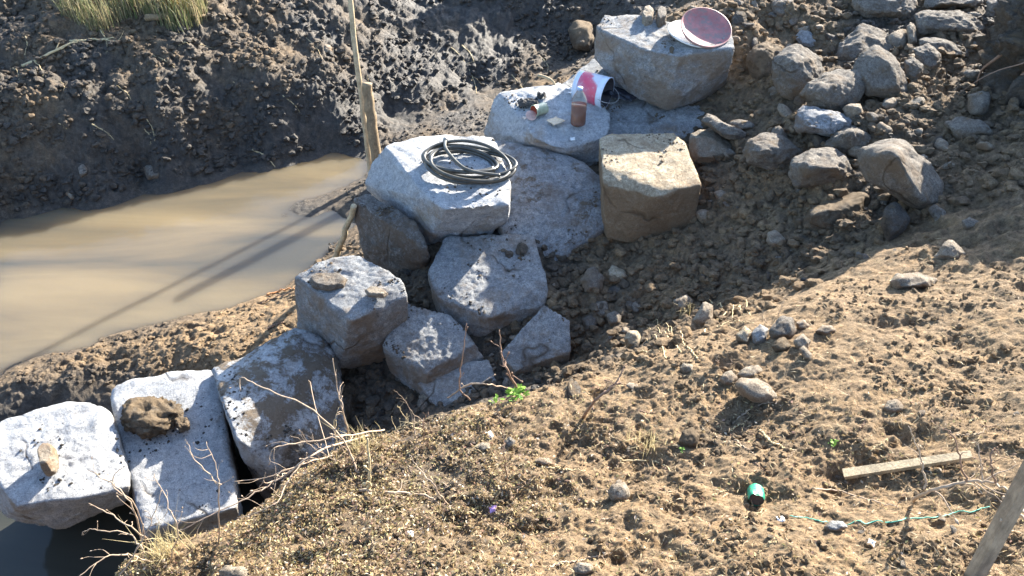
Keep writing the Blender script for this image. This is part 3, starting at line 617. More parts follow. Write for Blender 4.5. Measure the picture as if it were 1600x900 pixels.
class MB:
    def __init__(s): s.V = []; s.F = []
    def add(s, V, Fc):
        o = len(s.V); s.V += [tuple(float(c) for c in v) for v in V]
        for f in Fc:
            g = []
            for i in f:
                if i + o not in g: g.append(i + o)
            s.F.append(tuple(g))
        return s
    def tube(s, pts, rad, n=7): return s.add(*tube(pts, rad, n))
    def build(s, name, mat, parent=None, smooth=True):
        me = bpy.data.meshes.new(name); me.from_pydata(s.V, [], s.F); me.update()
        me.polygons.foreach_set('use_smooth', [smooth] * len(me.polygons)); return link(name, me, mat, parent)
def spline(pts, n=8):
    P = np.array(pts, float); out = []
    for i in range(len(P) - 1):
        a, b, c, d = P[max(i - 1, 0)], P[i], P[i + 1], P[min(i + 2, len(P) - 1)]
        for k in range(n):
            t = k / n; out.append(.5 * ((2 * b) + (-a + c) * t + (2 * a - 5 * b + 4 * c - d) * t * t + (-a + 3 * b - 3 * c + d) * t ** 3))
    out.append(P[-1]); return np.array(out)

def simple(name, col, rough=.6, **kw):
    m, N, L, B = newmat(name); pos = N.new('ShaderNodeNewGeometry').outputs['Position']
    n = noise(N, L, pos, kw.get('scale', 40), 6, .7); v = kw.get('var', .35)
    lo = tuple(c * (1 - v) for c in col); hi = tuple(min(c * (1 + v), .9) for c in col)
    c = ramp(N, L, n, [(.3, lo), (.7, hi)])
    if 'dirt' in kw:
        n2 = noise(N, L, pos, kw.get('dscale', 22), 8, .75, .5); f = ramp(N, L, n2, [(.62 - .25 * kw['dirt'], 0.0), (.70 - .2 * kw['dirt'], 1.0)])
        c = mix(N, L, mth(N, L, 'MULTIPLY', f, .85), c, kw.get('dcol', (.12, .085, .055)))
    L.new(c, B.inputs['Base Color']); B.inputs['Roughness'].default_value = rough; B.inputs['Specular IOR Level'].default_value = kw.get('spec', .4)
    if kw.get('bump', 1): L.new(bump(N, L, n, .004, kw.get('bump', .5)), B.inputs['Normal'])
    return m
def wood_mat(name, c0, c1, axis=(1, 1, 1)):
    m, N, L, B = newmat(name); tc = N.new('ShaderNodeTexCoord').outputs['Object']
    mp = N.new('ShaderNodeMapping'); mp.inputs['Scale'].default_value = axis; L.new(tc, mp.inputs[0])
    n = noise(N, L, mp.outputs[0], 30, 8, .7, .4); n2 = noise(N, L, tc, 14, 6, .7)
    c = mix(N, L, 1.0, ramp(N, L, n, [(.3, c0), (.65, c1)]), ramp(N, L, n2, [(.35, .6), (.6, 1.1)]), 'MULTIPLY')
    L.new(c, B.inputs['Base Color']); B.inputs['Roughness'].default_value = .8; L.new(bump(N, L, n, .004, .7), B.inputs['Normal']); return m
M_wood = wood_mat('weathered_wood', (.13, .085, .045), (.34, .24, .13), (6, 6, .6))
M_pole = wood_mat('pale_wood', (.30, .21, .11), (.55, .43, .26), (6, 6, .6))
M_plank = wood_mat('brown_grey_wood', (.16, .115, .075), (.33, .25, .165), (2.5, 2.5, .5))
M_twig = simple('dry_twig', (.34, .25, .17), .8, scale=60)
M_twig_r = simple('reddish_twig', (.20, .12, .075), .75, scale=60)
M_straw = simple('straw', (.48, .37, .20), .8, scale=60)

# wooden stake, pole and prop behind the hose block
def post(name, label, a, b, r, mat, n=9, group=None, wob=.006, cat='post'):
    a, b = np.array(a), np.array(b); r_ = random.Random(int(a[0] * 1000)); m = 14; pts = []
    for i in range(m + 1):
        k = i / m; pts.append(a + (b - a) * k + np.array([r_.gauss(0, wob), r_.gauss(0, wob), 0]))
    rr = r if not np.isscalar(r) else (r, r); mb = MB()
    mb.tube(spline(pts, 3), np.linspace(rr[0], rr[1], m * 3 + 1), n); o = mb.build(name, mat); recenter(o); return tag(o, label, cat, group)
gp = PT(591, 268, 6.5)
post('wooden_stake', 'thick rough wooden stake driven into the ditch edge behind the hose block', gp - [0, 0, .25], PT(573, 130, 6.22), (.048, .042), M_wood, 10, wob=.003)
gp2 = PT(582, 262, 6.75); post('thin_pole', 'tall thin pale pole leaning beside the thick stake and leaving the frame', [gp2[0], gp2[1] - .1, H(gp2[0], gp2[1] - .1) - .1], PT(539, -60, 5.95), (.026, .022), M_pole, 8, wob=.004, cat='pole')
a = PT(519, 417, 5.35); b = PT(554, 322, 4.78)
post('prop_stick', 'short stick leaning on the dark grey brown block above the pointed cube', [a[0], a[1], a[2]], b, (.022, .019), M_pole, 8, wob=.003, cat='stick')

# coiled hose
def hose():
    mb = MB(); m, N, L, B = newmat('hose_rubber'); pos = N.new('ShaderNodeNewGeometry').outputs['Position']
    n = noise(N, L, pos, 25, 5, .6); L.new(ramp(N, L, n, [(.35, (.035, .033, .026)), (.65, (.085, .076, .055))]), B.inputs['Base Color']); B.inputs['Roughness'].default_value = .33
    c = PZ(729, 264, 1.165); X = np.array([1, -.08, -.10]); Y = np.array([.1, 1, .08]); r = random.Random(3); pts = []
    turns = 5.6; n_ = int(turns * 28)
    for i in range(n_ + 1):
        a = 2 * math.pi * i / 28 + 2.1; k = i / 28
        rx = .238 + .022 * math.sin(k * 2.3 + 1) - .02 * math.cos(a * .5); ry = .150 + .022 * math.sin(k * 1.7)
        ox = .028 * math.sin(k * 3.1); oy = .03 * math.cos(k * 2.2)
        z = .016 + .0085 * k + .012 * math.sin(a * 1.0 + k * 2.5) + .008 * (1 + math.sin(2 * a + k))
        pts.append(c + X * (rx * math.cos(a) + ox) + Y * (ry * math.sin(a) + oy) + np.array([0, 0, z]))
    mb.tube(spline(pts, 3), .0106, 9)
    # free end: crosses the coil and ends in a ferrule at its upper left
    e = [c + X * .22 + Y * -.12 + np.array([0, 0, .07]), c + X * .02 + Y * -.13 + np.array([0, 0, .09]), c + X * -.12 + Y * .02 + np.array([0, 0, .10]), c + X * -.15 + Y * .16 + np.array([0, 0, .075])]
    mb.tube(spline(e, 12), .0112, 9)
    root = empty('coiled_hose', c, 'coiled dark grey hose lying on the large pale block', 'hose')
    mb.build('hose', m, root)
    f = MB(); f.tube([e[3] - X * .0 - Y * .012, e[3] + Y * .02], .0165, 10); f.build('end_fitting', simple('fitting_metal', (.3, .28, .24), .4), root)
hose()

# lathe
def lathe(prof, n=28, axis=None, origin=(0, 0, 0)):
    V = []; Fq = []
    for (r, z) in prof:
        for k in range(n): a = 2 * math.pi * k / n; V.append((r * math.cos(a), r * math.sin(a), z))
    m = len(prof)
    for i in range(m - 1):
        for k in range(n): Fq.append((i * n + k, i * n + (k + 1) % n, (i + 1) * n + (k + 1) % n, (i + 1) * n + k))
    V = np.array(V)
    if axis is not None:
        q = Vector((0, 0, 1)).rotation_difference(Vector(axis).normalized()).to_matrix(); V = V @ np.array(q).T
    return V + np.array(origin), Fq
def bottle():
    c = PZ(903, 194, 1.185); root = empty('plastic_bottle', c, 'clear plastic bottle half full of brown liquid standing on the pale block', 'bottle')
    m, N, L, B = newmat('clear_plastic'); B.inputs['Base Color'].default_value = (.9, .88, .82, 1); B.inputs['Roughness'].default_value = .18; B.inputs['IOR'].default_value = 1.1
    B.inputs['Transmission Weight'].default_value = .93
    prof = [(.001, .004), (.042, .0), (.050, .008), (.051, .03), (.049, .034), (.051, .04), (.049, .055), (.051, .06), (.049, .075), (.051, .08), (.049, .095), (.051, .10), (.051, .15), (.048, .175), (.040, .20), (.026, .225), (.016, .24), (.0155, .25)]
    mb = MB(); mb.add(*lathe(prof, 32, origin=c)); mb.build('shell', m, root)
    ml, N, L, B = newmat('brown_liquid'); B.inputs['Base Color'].default_value = (.16, .045, .015, 1); B.inputs['Roughness'].default_value = .15; B.inputs['Transmission Weight'].default_value = .0; B.inputs['IOR'].default_value = 1.33
    mb = MB(); mb.add(*lathe([(.001, .006), (.046, .006), (.0475, .03), (.0475, .142), (.001, .1421)], 32, origin=c)); mb.build('liquid', ml, root)
    mb = MB(); mb.add(*lathe([(.0155, .244), (.0185, .244), (.0185, .262), (.001, .263)], 20, origin=c)); mb.build('cap', simple('blue_white_cap', (.35, .45, .6), .4, var=.1), root)
bottle()
def bucket():
    base_c = PZ(903, 132, 1.29); ax = np.array([1.0, -.58, -.06]); ax /= np.linalg.norm(ax); Ln = .22; R0, R1 = .096, .108
    root = empty('paint_bucket', base_c - [0, 0, .1], 'white metal paint bucket with a faded pink label lying on its side', 'bucket')
    m = simple('bucket_white', (.62, .66, .74), .45, var=.08, dirt=.12, bump=.1)
    mb = MB(); prof = [(.001, .006), (R0 - .006, .006), (R0 - .004, 0), (R0 + .002, 0), (R0 + .002, .008), (R0, .012)] + [(R0 + (R1 - R0) * k, Ln * k) for k in np.linspace(.08, 1, 8)] + [(R1 + .004, Ln), (R1 + .004, Ln + .005), (R1 - .003, Ln + .005)]
    mb.add(*lathe(prof, 40, ax, base_c)); mb.build('body', m, root)
    mb = MB(); mb.add(*lathe([(R1 - .004, Ln + .004), (R0 - .003, .012), (.001, .012)], 40, ax, base_c)); mb.build('inside', simple('bucket_inside', (.055, .05, .055), .6), root)
    # wrap label: printed sleeve with a faded pink field
    ml, N, L, B = newmat('label_print'); tc = N.new('ShaderNodeTexCoord').outputs['Object']
    mp = N.new('ShaderNodeMapping'); mp.inputs['Rotation'].default_value = (0, math.radians(-28), 0); mp.vector_type = 'TEXTURE'; mp.inputs['Location'].default_value = tuple(float(v) for v in base_c); L.new(tc, mp.inputs[0])
    sx = N.new('ShaderNodeSeparateXYZ'); L.new(mp.outputs[0], sx.inputs[0]); n = noise(N, L, tc, 18, 5, .6)
    v = mth(N, L, 'ADD', sx.outputs['X'], mth(N, L, 'MULTIPLY', n, .05))
    c = ramp(N, L, v, [(.02, (.45, .48, .56)), (.055, (.50, .14, .20)), (.10, (.60, .07, .13)), (.145, (.62, .12, .17)), (.16, (.60, .60, .64))])
    f = ramp(N, L, noise(N, L, tc, 45, 6, .7), [(.55, 0.0), (.7, .6)]); c = mix(N, L, f, c, (.6, .5, .5)); L.new(c, B.inputs['Base Color']); B.inputs['Roughness'].default_value = .5
    mb = MB(); rr = lambda k: R0 + (R1 - R0) * k + .0012
    mb.add(*lathe([(rr(k), Ln * k) for k in (.14, .3, .5, .7, .82)], 40, ax, base_c)); mb.build('label', ml, root)
    up_ = np.array([0, 0, 1.0]); side = np.cross(ax, up_); side /= np.linalg.norm(side); e = base_c + ax * (Ln * .93)
    hp = [e + side * (R1 + .006) * math.cos(a) * -1 + (ax * .75 - up_ * .25) * math.sin(a) * .13 for a in np.linspace(0, math.pi, 16)]
    mb = MB(); mb.tube(spline(hp, 2), .0022, 6); mb.build('handle', simple('wire_metal', (.35, .34, .32), .35), root)
bucket()
def crumple(name, c, sx_, sy_, h, mat, seed, label=None, cat=None, parent=None, n=26, rot=0.0, fold=1.0):
    g = np.linspace(-1, 1, n); X, Y = np.meshgrid(g, g); ang = np.arctan2(Y, X); rad = np.maximum(abs(X), abs(Y)); x_ = X * (1 - .18 * rad); y_ = Y * (1 - .18 * rad)
    f = x_.ravel(); q = y_.ravel(); nz = fbm2(f + seed, q - seed, .9, 4, seed, .6)
    x2 = (f + .18 * fbm2(f, q, .6, 2, seed + 3)) * sx_; y2 = (q + .18 * fbm2(f, q, .6, 2, seed + 4)) * sy_
    ca, sa = math.cos(rot), math.sin(rot); z_ = h * (.5 + fold * np.abs(nz) * 1.3) * (1 - .6 * np.maximum(abs(f), abs(q)) ** 3)
    V = np.stack([c[0] + x2 * ca - y2 * sa, c[1] + x2 * sa + y2 * ca, c[2] + z_], -1)
    idx = np.arange(n * n).reshape(n, n); Fc = np.stack([idx[:-1, :-1], idx[:-1, 1:], idx[1:, 1:], idx[1:, :-1]], -1).reshape(-1, 4)
    V2 = V.copy(); V2[:, 2] -= .0015; k = n * n
    rim = np.concatenate([idx[0, :], idx[1:, -1], idx[-1, -2::-1], idx[-2:0:-1, 0]]); rn = np.roll(rim, -1)
    Fs = np.stack([rim, rim + k, rn + k, rn], -1)
    me = npmesh(name, np.vstack([V, V2]), np.vstack([Fc, Fc[:, ::-1] + k, Fs]), True); o = link(name, me, mat, parent)
    if label: recenter(o); tag(o, label, cat)
    return o
M_shade_black = simple('shade_black', (.018, .018, .024), .28, var=.3, bump=.3)
cc = PZ(966, 150, 1.20); crumple('shade_sheet', cc, .17, .10, .06, M_shade_black, 5, 'crumpled black sheet standing in for shadow and dark rods at the bucket mouth', 'shade sheet', rot=-.5)  # black sheet laid where the bucket's shadow and dark rods are
# round pan on the biggest block
def pan():
    c = PZ(1101, 48, 1.665); nrm = np.array([.10, -.46, 1.0]); nrm /= np.linalg.norm(nrm)
    root = empty('round_pan', c - [0, 0, .03], 'shallow pink stained round pan propped on the biggest block', 'pan')
    mi = simple('pan_inside', (.36, .14, .13), .6, var=.3, dirt=.62, dcol=(.20, .15, .14), scale=14, dscale=20); mo = simple('pan_outside', (.38, .22, .19), .5, var=.12, dirt=.1)
    Rr = .168
    mb = MB(); mb.add(*lathe([(.001, .0), (Rr * .5, .003), (Rr * .8, .010), (Rr * .93, .022), (Rr, .036)], 48, nrm, c)); mb.build('dish', mi, root)
    mb = MB(); mb.add(*lathe([(Rr, .0362), (Rr + .003, .036), (Rr + .004, .030), (Rr * .98, .012), (Rr * .84, -.004), (Rr * .5, -.012), (.001, -.014)], 48, nrm, c)); mb.build('outer_shell', mo, root)
pan()
def plate():  # pale disc whose colour stands in for the pan's sunlit edge
    c = PZ(1084, 54, 1.628); nrm = np.array([.16, -.10, 1.0]); nrm /= np.linalg.norm(nrm); mb = MB()
    mb.add(*lathe([(.001, .0), (.15, .0), (.178, .010), (.181, .004), (.15, -.010), (.001, -.008)], 48, nrm, c)); o = recenter(mb.build('sunlit_rim_plate', simple('sunlit_rim_pale', (.62, .58, .50), .45, var=.08)))
    tag(o, 'pale round plate under the pink pan, standing in for its sunlit rim as a bright crescent', 'plate')
plate()

# things on the bottle block: opened tin, scraps, rag, trowel
M_rag = simple('dirty_rag', (.05, .045, .04), .9, scale=80)
crumple('dark_rag', PZ(826, 165, 1.205), .085, .055, .05, M_rag, 21, 'dark crumpled rag left of the opened tin on the bottle block', 'rag', rot=.2)
crumple('dark_glove', PZ(846, 158, 1.21), .04, .03, .06, M_rag, 22, 'small dark bundle of cloth behind the opened tin', 'cloth', n=18)
def tin():
    c = PZ(843, 171, 1.235); ax = np.array([-.75, -.55, .05]); ax /= np.linalg.norm(ax)
    root = empty('opened_tin', c - [0, 0, .035], 'small opened tin with a red inside lying on the bottle block', 'tin')
    mb = MB(); mb.add(*lathe([(.001, -.05), (.036, -.05), (.038, -.046), (.038, .045), (.040, .048), (.037, .049)], 28, ax, c)); mb.build('body', simple('tin_green', (.38, .42, .28), .4, var=.2, dirt=.2), root)
    mb = MB(); mb.add(*lathe([(.0365, .048), (.035, -.02), (.001, -.022)], 28, ax, c)); mb.build('inside', simple('tin_red', (.45, .11, .06), .5), root)
    l = MB(); l.add(*lathe([(.001, 0), (.036, 0), (.038, .003), (.036, .004), (.001, .003)], 24, (.2, -.5, .8), c + ax * .07 - np.array([0, 0, .028]))); l.build('lid', simple('tin_lid', (.55, .35, .28), .4), root)
tin()
crumple('flat_scrap', PZ(868, 190, 1.19), .055, .05, .014, simple('tan_scrap', (.62, .48, .32), .8, scale=60), 31, 'flat tan scrap in front of the bottle block tin', 'paper', n=16, rot=.7)  # thin crumpled tan sheet on the block top
crumple('white_scrap', PZ(895, 218, 1.15), .018, .025, .01, simple('white_scrap_paper', (.75, .72, .64), .8), 32, 'small white scrap below the bottle', 'paper', n=10)
def trowel():
    c = PZ(884, 140, 1.235); root = empty('trowel', c, 'grey metal trowel lying between the bucket and the tin', 'trowel')
    mb = MB(); x0 = np.array([.085, -.07, .004]); s_ = np.array([.04, .05, 0]); t_ = np.array([0, 0, .003])
    pl = [c - x0 - s_ * .9, c - x0 + s_ * .9, c + x0 * .6 + s_ * .5, c + x0 * .9, c + x0 * .6 - s_ * .5]
    V = [p + t_ for p in pl] + [p for p in pl]; mb.add(V, [(0, 1, 2, 3, 4), (9, 8, 7, 6, 5)] + [(i, i + 5, (i + 1) % 5 + 5, (i + 1) % 5) for i in range(5)])
    mb.build('blade', simple('trowel_steel', (.42, .41, .40), .35, var=.15), root, False)
    h = MB(); h.tube(spline([c - x0 * .8 + [0, 0, .006], c - x0 * 1.1 + [0, 0, .035], c - x0 * 1.6 + [0, 0, .045], c - x0 * 2.2 + [0, 0, .042]], 6), np.linspace(.006, .013, 19), 8); h.build('handle', M_pole, root)
trowel()

# near bank: plank, leaning stake, green bottle end, twine, wrapper
def beam(name, label, a, b, w_, th, mat, cat, upv=(0, 0, 1), taper=1.0):
    a, b = np.array(a), np.array(b); T = (b - a) / np.linalg.norm(b - a); Y = np.cross(upv, T); Y /= np.linalg.norm(Y); Z = np.cross(T, Y)
    bm = bmesh.new(); vs = []
    for k in np.linspace(0, 1, 18):
        p = a + (b - a) * k; s_ = 1 - (1 - taper) * k; j = .008 * math.sin(k * 9)
        vs.append([bm.verts.new(p + Y * w_ * .5 * s_ * sy * (1 + j) + Z * th * .5 * sz) for sy, sz in ((-1, -1), (1, -1), (1, 1), (-1, 1))])
    for i in range(17):
        for k in range(4): bm.faces.new((vs[i][k], vs[i][(k + 1) % 4], vs[i + 1][(k + 1) % 4], vs[i + 1][k]))
    bm.faces.new(vs[0][::-1]); bm.faces.new(vs[-1])
    bmesh.ops.bevel(bm, geom=[e for e in bm.edges if e.is_manifold and e.calc_face_angle(0) > .8], offset=min(w_, th) * .08, segments=2, affect='EDGES')
    me = bpy.data.meshes.new(name); bm.to_mesh(me); bm.free(); o = link(name, me, mat); recenter(o); return tag(o, label, cat)
pa, ta = HIT(1318, 748); pb, tb = HIT(1516, 718)
beam('wooden_batten', 'broken grey wooden batten lying across a hollow of the near bank', PT(1318, 741, ta - .02), PT(1518, 711, tb - .03), .030, .014, M_pole, 'batten', taper=.8)
beam('leaning_stake', 'grey square wooden stake leaning at the lower right corner', PT(1496, 950, 1.85), PT(1705, 560, 1.45), .027, .030, M_plank, 'stake', upv=(0, -.6, .8))
def green_end():
    p, t = HIT(1183, 790); c = np.array(p) + [0, .03, .018]; ax = np.array([.22, .90, -.42]); ax /= np.linalg.norm(ax)
    m = simple('green_plastic', (.02, .24, .13), .4, var=.2, dirt=.3, dscale=60, dcol=(.22, .17, .10))
    root = empty('green_bottle_piece', p, 'crushed green plastic bottle end lying on the sunlit near bank', 'bottle piece')
    prof = [(.024, -.042), (.025, -.03), (.0265, -.026), (.024, -.018), (.0265, -.012), (.024, -.004), (.0265, .003), (.024, .010), (.026, .017), (.023, .026), (.016, .034), (.001, .037)]
    V, Fq = lathe(prof, 26, ax, c); V = np.array(V); V[:, 0] = c[0] + (V[:, 0] - c[0]) * 1.05; V[:, 2] = c[2] + (V[:, 2] - c[2]) * .82; V = c + (V - c) * .85; V += .003 * fbm3(V, .02, 2, 4)[:, None]
    MB().add(V, Fq).build('shell', m, root)
    V, Fq = lathe([(.023, -.0405), (.001, -.036)], 26, ax, c); V[:, 2] = c[2] + (V[:, 2] - c[2]) * .82; V = c + (V - c) * .85; MB().add(V, Fq).build('opening', simple('dark_opening', (.05, .035, .025), .9), root)
green_end()
def ground_line(pix, lift=.004, n=10):
    P = []
    for q in spline([(a_, b_, 0) for a_, b_ in pix], n):
        p, t = HIT(q[0], q[1], lift); P.append(p)
    P = np.array(P); P[1:-1, 2] = np.maximum(P[1:-1, 2], (P[:-2, 2] + P[2:, 2]) / 2); return P
M_twine = simple('green_twine', (.10, .42, .30), .5, var=.15, bump=0)
tw = [(1232, 808), (1265, 812), (1290, 818), (1320, 822), (1340, 815), (1352, 820), (1370, 815), (1388, 818), (1420, 812), (1460, 810), (1480, 806), (1500, 800), (1515, 802), (1530, 797), (1545, 793)]
mb = MB(); mb.tube(ground_line(tw, .004, 6), .0016, 6); o = recenter(mb.build('green_twine', M_twine)); tag(o, 'thin wavy green twine lying on the sunlit near bank', 'twine')
p, t = HIT(772, 796); mwr = simple('wrapper_print', (.38, .24, .50), .35, var=.3, scale=120)
crumple('sweet_wrapper', p, .017, .014, .008, mwr, 41, 'small shiny purple wrapper on the dry ground cover', 'wrapper', n=12, rot=.4)
for k, (px_, py_, s_) in enumerate([(1219, 812, .012), (1361, 850, .013), (765, 680, .016), (640, 835, .014)]):
    p, t = HIT(px_, py_); crumple('flat_scrap', p, s_, s_ * .8, .008, simple('pale_scrap', (.72, .70, .64), .7), 50 + k, ['white scrap right of the green bottle piece', 'white scrap between the stake and the twine', 'white flake of litter on the dry ground cover', 'white paper roll end low on the dry ground cover'][k], 'litter', n=10, rot=k)

# root mass and timber at the right edge
def root_mass():
    c, t = HIT(1585, 150); c = c + np.array([.25, .15, 0]); root = empty('root_mass', c, 'dark tangled mass of roots and earth at the upper right edge', 'tree stump')
    P = [c + np.array(v) for v in [(-.32, -.15, 0), (-.28, .3, 0), (.9, .5, 0), (1.1, -.3, 0), (.2, -.35, 0), (-.18, 0, .45), (.1, .3, .95), (.8, .4, 1.15), (.9, -.1, .9), (.25, -.25, .7), (-.25, .15, .3)]]
    me = rock_mesh('earth_core', P, sub=6, p=9, rough=.13, seed=77); o = link('earth_core', me, M_dark, root)
    r = random.Random(9); mb = MB()
    for k in range(46):
        a = r.uniform(0, 6.28); st = c + np.array([.15 + .35 * math.cos(a), -.15 + .25 * math.sin(a), r.uniform(.1, .9)]); d = np.array([r.gauss(-.5, .6), r.gauss(-.3, .5), r.gauss(-.1, .5)]); d /= np.linalg.norm(d); L_ = r.uniform(.25, .65); q = [st]
        for j in range(5): d = d + np.array([r.gauss(0, .3), r.gauss(0, .3), r.gauss(-.1, .3)]); d /= np.linalg.norm(d); q.append(q[-1] + d * L_ / 5)
        r0 = r.uniform(.005, .022); mb.tube(spline(q, 3), np.linspace(r0, r0 * .2, 16), 6)
    mb.build('roots', M_twig_r, root)
root_mass()
p, t = HIT(1570, 60); post('pale_peg', 'short pale stick poking out beside the dark root mass', PT(1573, 52, t - .25), PT(1591, 40, t - .3), .012, M_pole, cat='stick')

# ------------------------------------------------------------------ twigs and brambles
def twig(name, label, pts, r0=.003, side=6, seed=0, mat=None, cat='twig', group=None, sl=.12, buds=True):
    """pts: points in the place; side shoots grow off the main stem"""
    r = random.Random(seed); mb = MB(); q = spline(pts, 6)
    q = q + np.array([[r.gauss(0, .0018) for _ in range(3)] for _ in q]); L_ = np.linalg.norm(q[-1] - q[0])
    mb.tube(q, np.linspace(r0, r0 * .35, len(q)), 6)
    for k in range(side):
        i = r.randrange(len(q) // 5, len(q) - 2); d = q[i + 1] - q[i]; d /= np.linalg.norm(d) + 1e-9
        d = d + np.array([r.gauss(0, .7), r.gauss(0, .7), r.gauss(.25, .5)]); d /= np.linalg.norm(d); s_ = [q[i]]; sl_ = sl * r.uniform(.3, 1)
        for j in range(4): d = d + np.array([r.gauss(0, .25) for _ in range(3)]); d /= np.linalg.norm(d); s_.append(s_[-1] + d * sl_ / 4)
        rr = r0 * (1 - .6 * i / len(q)) * .55; mb.tube(spline(s_, 2), np.linspace(rr, rr * .4, 9), 5)
        if buds and r.random() < .7:
            e = s_[-1]; mb.tube([e - d * rr, e + d * rr * 3, e + d * rr * 6], [rr * .6, rr * 1.9, rr * .3], 5)
    o = recenter(mb.build(name, mat or M_twig)); return tag(o, label, cat, group)
def T3(*v): return [PT(a_, b_, c_) for a_, b_, c_ in v]
def gt(px, py): return HIT(px, py)[1]
g1 = gt(470, 712); g2 = gt(250, 850); g3 = gt(330, 830)
twig('bare_bramble', 'long arching bare stem over the leaning slab', T3((560, 740, gt(560, 740)), (548, 712, 2.6), (530, 680, 2.55), (480, 635, 2.5), (420, 610, 2.48), (378, 590, 2.5), (376, 610, 2.5)), .0042, 2, 1, sl=.05)
twig('bare_bramble', 'longest straight bare stem running from the bank edge down to the long slab', T3((575, 680, gt(575, 690)), (500, 705, 2.5), (440, 745, 2.45), (400, 770, 2.4), (330, 805, 2.35), (280, 830, 2.35)), .004, 7, 2)
twig('bare_bramble', 'bare stem crossing in front of the dark gap beside the long slab', T3((600, 672, gt(600, 680)), (540, 680, 2.6), (480, 690, 2.55), (430, 700, 2.5), (420, 728, 2.5)), .0035, 8, 3)
twig('bare_bramble', 'bare stem with a hooked side shoot in front of the dark gap', T3((520, 712, gt(520, 715)), (470, 725, 2.5), (420, 745, 2.45), (365, 752, 2.4)), .003, 6, 4)
twig('bare_bramble', 'bare stem dropping from the bank crest towards the dark gap', T3((480, 715, 2.5), (455, 745, 2.45), (425, 790, 2.35), (370, 810, 2.35)), .003, 4, 5)
twig('upright_twig', 'pale upright twig with two prongs in front of the dark small block', T3((548, 690, gt(548, 700)), (535, 640, 2.5), (528, 610, 2.45), (520, 560, 2.4)), .003, 7, 6, sl=.08)
twig('upright_twig', 'thin upright twig with buds in front of the long slab', T3((342, 850, gt(342, 850)), (342, 780, 2.15), (338, 730, 2.12), (322, 692, 2.1)), .0024, 5, 7, sl=.08)
twig('upright_twig', 'slanting budded twig in front of the right half of the long slab', T3((345, 760, 2.12), (320, 735, 2.11), (300, 712, 2.1), (292, 690, 2.1)), .002, 3, 8, sl=.05)
twig('weed_stem', 'bare weed stem crossing the white block at the left edge', T3((222, 860, gt(222, 865)), (212, 800, 2.2), (180, 760, 2.15), (140, 735, 2.12)), .0028, 5, 9, sl=.08)
twig('weed_stem', 'hooked weed stem above the gap between the two left blocks', T3((232, 870, gt(232, 870)), (215, 795, 2.2), (178, 762, 2.16), (180, 740, 2.15), (198, 728, 2.15)), .002, 3, 10, sl=.05)
twig('weed_stem', 'long bare stem low over the dark pool', T3((235, 850, gt(235, 855)), (220, 835, 2.25), (175, 805, 2.25), (138, 787, 2.25)), .0028, 4, 11, sl=.06)
twig('weed_stem', 'curled stem above the dark pool', T3((225, 860, 2.25), (200, 835, 2.25), (165, 830, 2.25), (140, 826, 2.25), (127, 836, 2.25)), .0024, 4, 12, sl=.06)
twig('weed_stem', 'reddish stem reaching down to the bottom left water', T3((240, 880, gt(240, 880)), (200, 868, 2.2), (165, 870, 2.15), (120, 905, 2.1)), .0032, 6, 13, sl=.08)
twig('weed_stem', 'straight pale stem rising at the left end of the bank', T3((185, 905, 2.15), (222, 845, 2.1), (240, 805, 2.1), (252, 765, 2.1)), .0026, 6, 14, sl=.07)
twig('weed_stem', 'stem with a seed head in front of the lower end of the long slab', T3((265, 880, gt(265, 880)), (278, 830, 2.12), (262, 785, 2.1), (240, 740, 2.1)), .0024, 6, 15, sl=.06)
twig('upright_twig', 'reddish bent twig standing against the stepped stone', T3((735, 625, gt(735, 640)), (718, 605, 2.85), (722, 560, 2.8), (729, 505, 2.75)), .0034, 2, 16, M_twig_r, sl=.05)
twig('dry_root', 'pale arching root lying along the crest left of the green weed', T3((700, 622, gt(700, 640)), (735, 600, 2.85), (775, 603, 2.82), (815, 612, gt(815, 615))), .0038, 3, 17, sl=.06)
twig('upright_twig', 'brown dead shoot with tufts rising behind the green weed', T3((812, 612, gt(812, 616)), (796, 585, 2.8), (785, 560, 2.78), (780, 515, 2.76)), .005, 9, 18, M_twig_r, sl=.06)
twig('dead_shoot', 'slanting dead shoot on the crest in the middle of the bank', T3((912, 650, gt(912, 655)), (930, 625, 2.6), (960, 600, 2.6), (978, 570, 2.62)), .006, 6, 19, M_twig_r, sl=.07)
twig('dead_stalk', 'thick dead upright stem on the ground cover below the bramble tangle', T3((577, 765, gt(577, 768)), (577, 735, gt(577, 765) - .06), (574, 685, gt(577, 765) - .1)), .007, 3, 20, M_straw, sl=.05)
twig('thorn_stem', 'thin upright thorny stem in the middle of the ground cover', T3((793, 752, gt(793, 755)), (789, 720, 2.15), (786, 680, 2.13), (776, 640, 2.12)), .0022, 6, 21, M_twig_r, sl=.04)
twig('thorn_stem', 'thorny diagonal stem left of the purple wrapper', T3((700, 790, gt(700, 795)), (680, 760, 2.1), (655, 735, 2.12), (640, 710, 2.12)), .0024, 5, 22, M_twig, sl=.04)
twig('vine_branch', 'grey forked vine branch lying over the batten beside the leaning stake', T3((1425, 782, gt(1425, 784) - .01), (1455, 766, 1.95), (1510, 752, 1.9), (1555, 755, 1.85), (1580, 775, 1.8), (1600, 800, 1.75)), .005, 5, 23, M_twig, sl=.10)
twig('vine_shoot', 'dark upright shoot right of the batten end', T3((1508, 752, 1.9), (1500, 720, 1.88), (1488, 680, 1.86), (1480, 672, 1.86)), .003, 2, 24, M_twig_r, sl=.05)
twig('vine_shoot', 'pale upright shoot crossing the batten', T3((1446, 766, 1.95), (1442, 730, 1.93), (1436, 705, 1.92), (1420, 665, 1.9)), .003, 3, 25, M_twig, sl=.05)
twig('vine_shoot', 'shoot with a red base between the batten and the leaning stake', T3((1555, 755, 1.84), (1548, 720, 1.82), (1553, 700, 1.82), (1562, 712, 1.82)), .0028, 4, 26, M_twig_r, sl=.06)
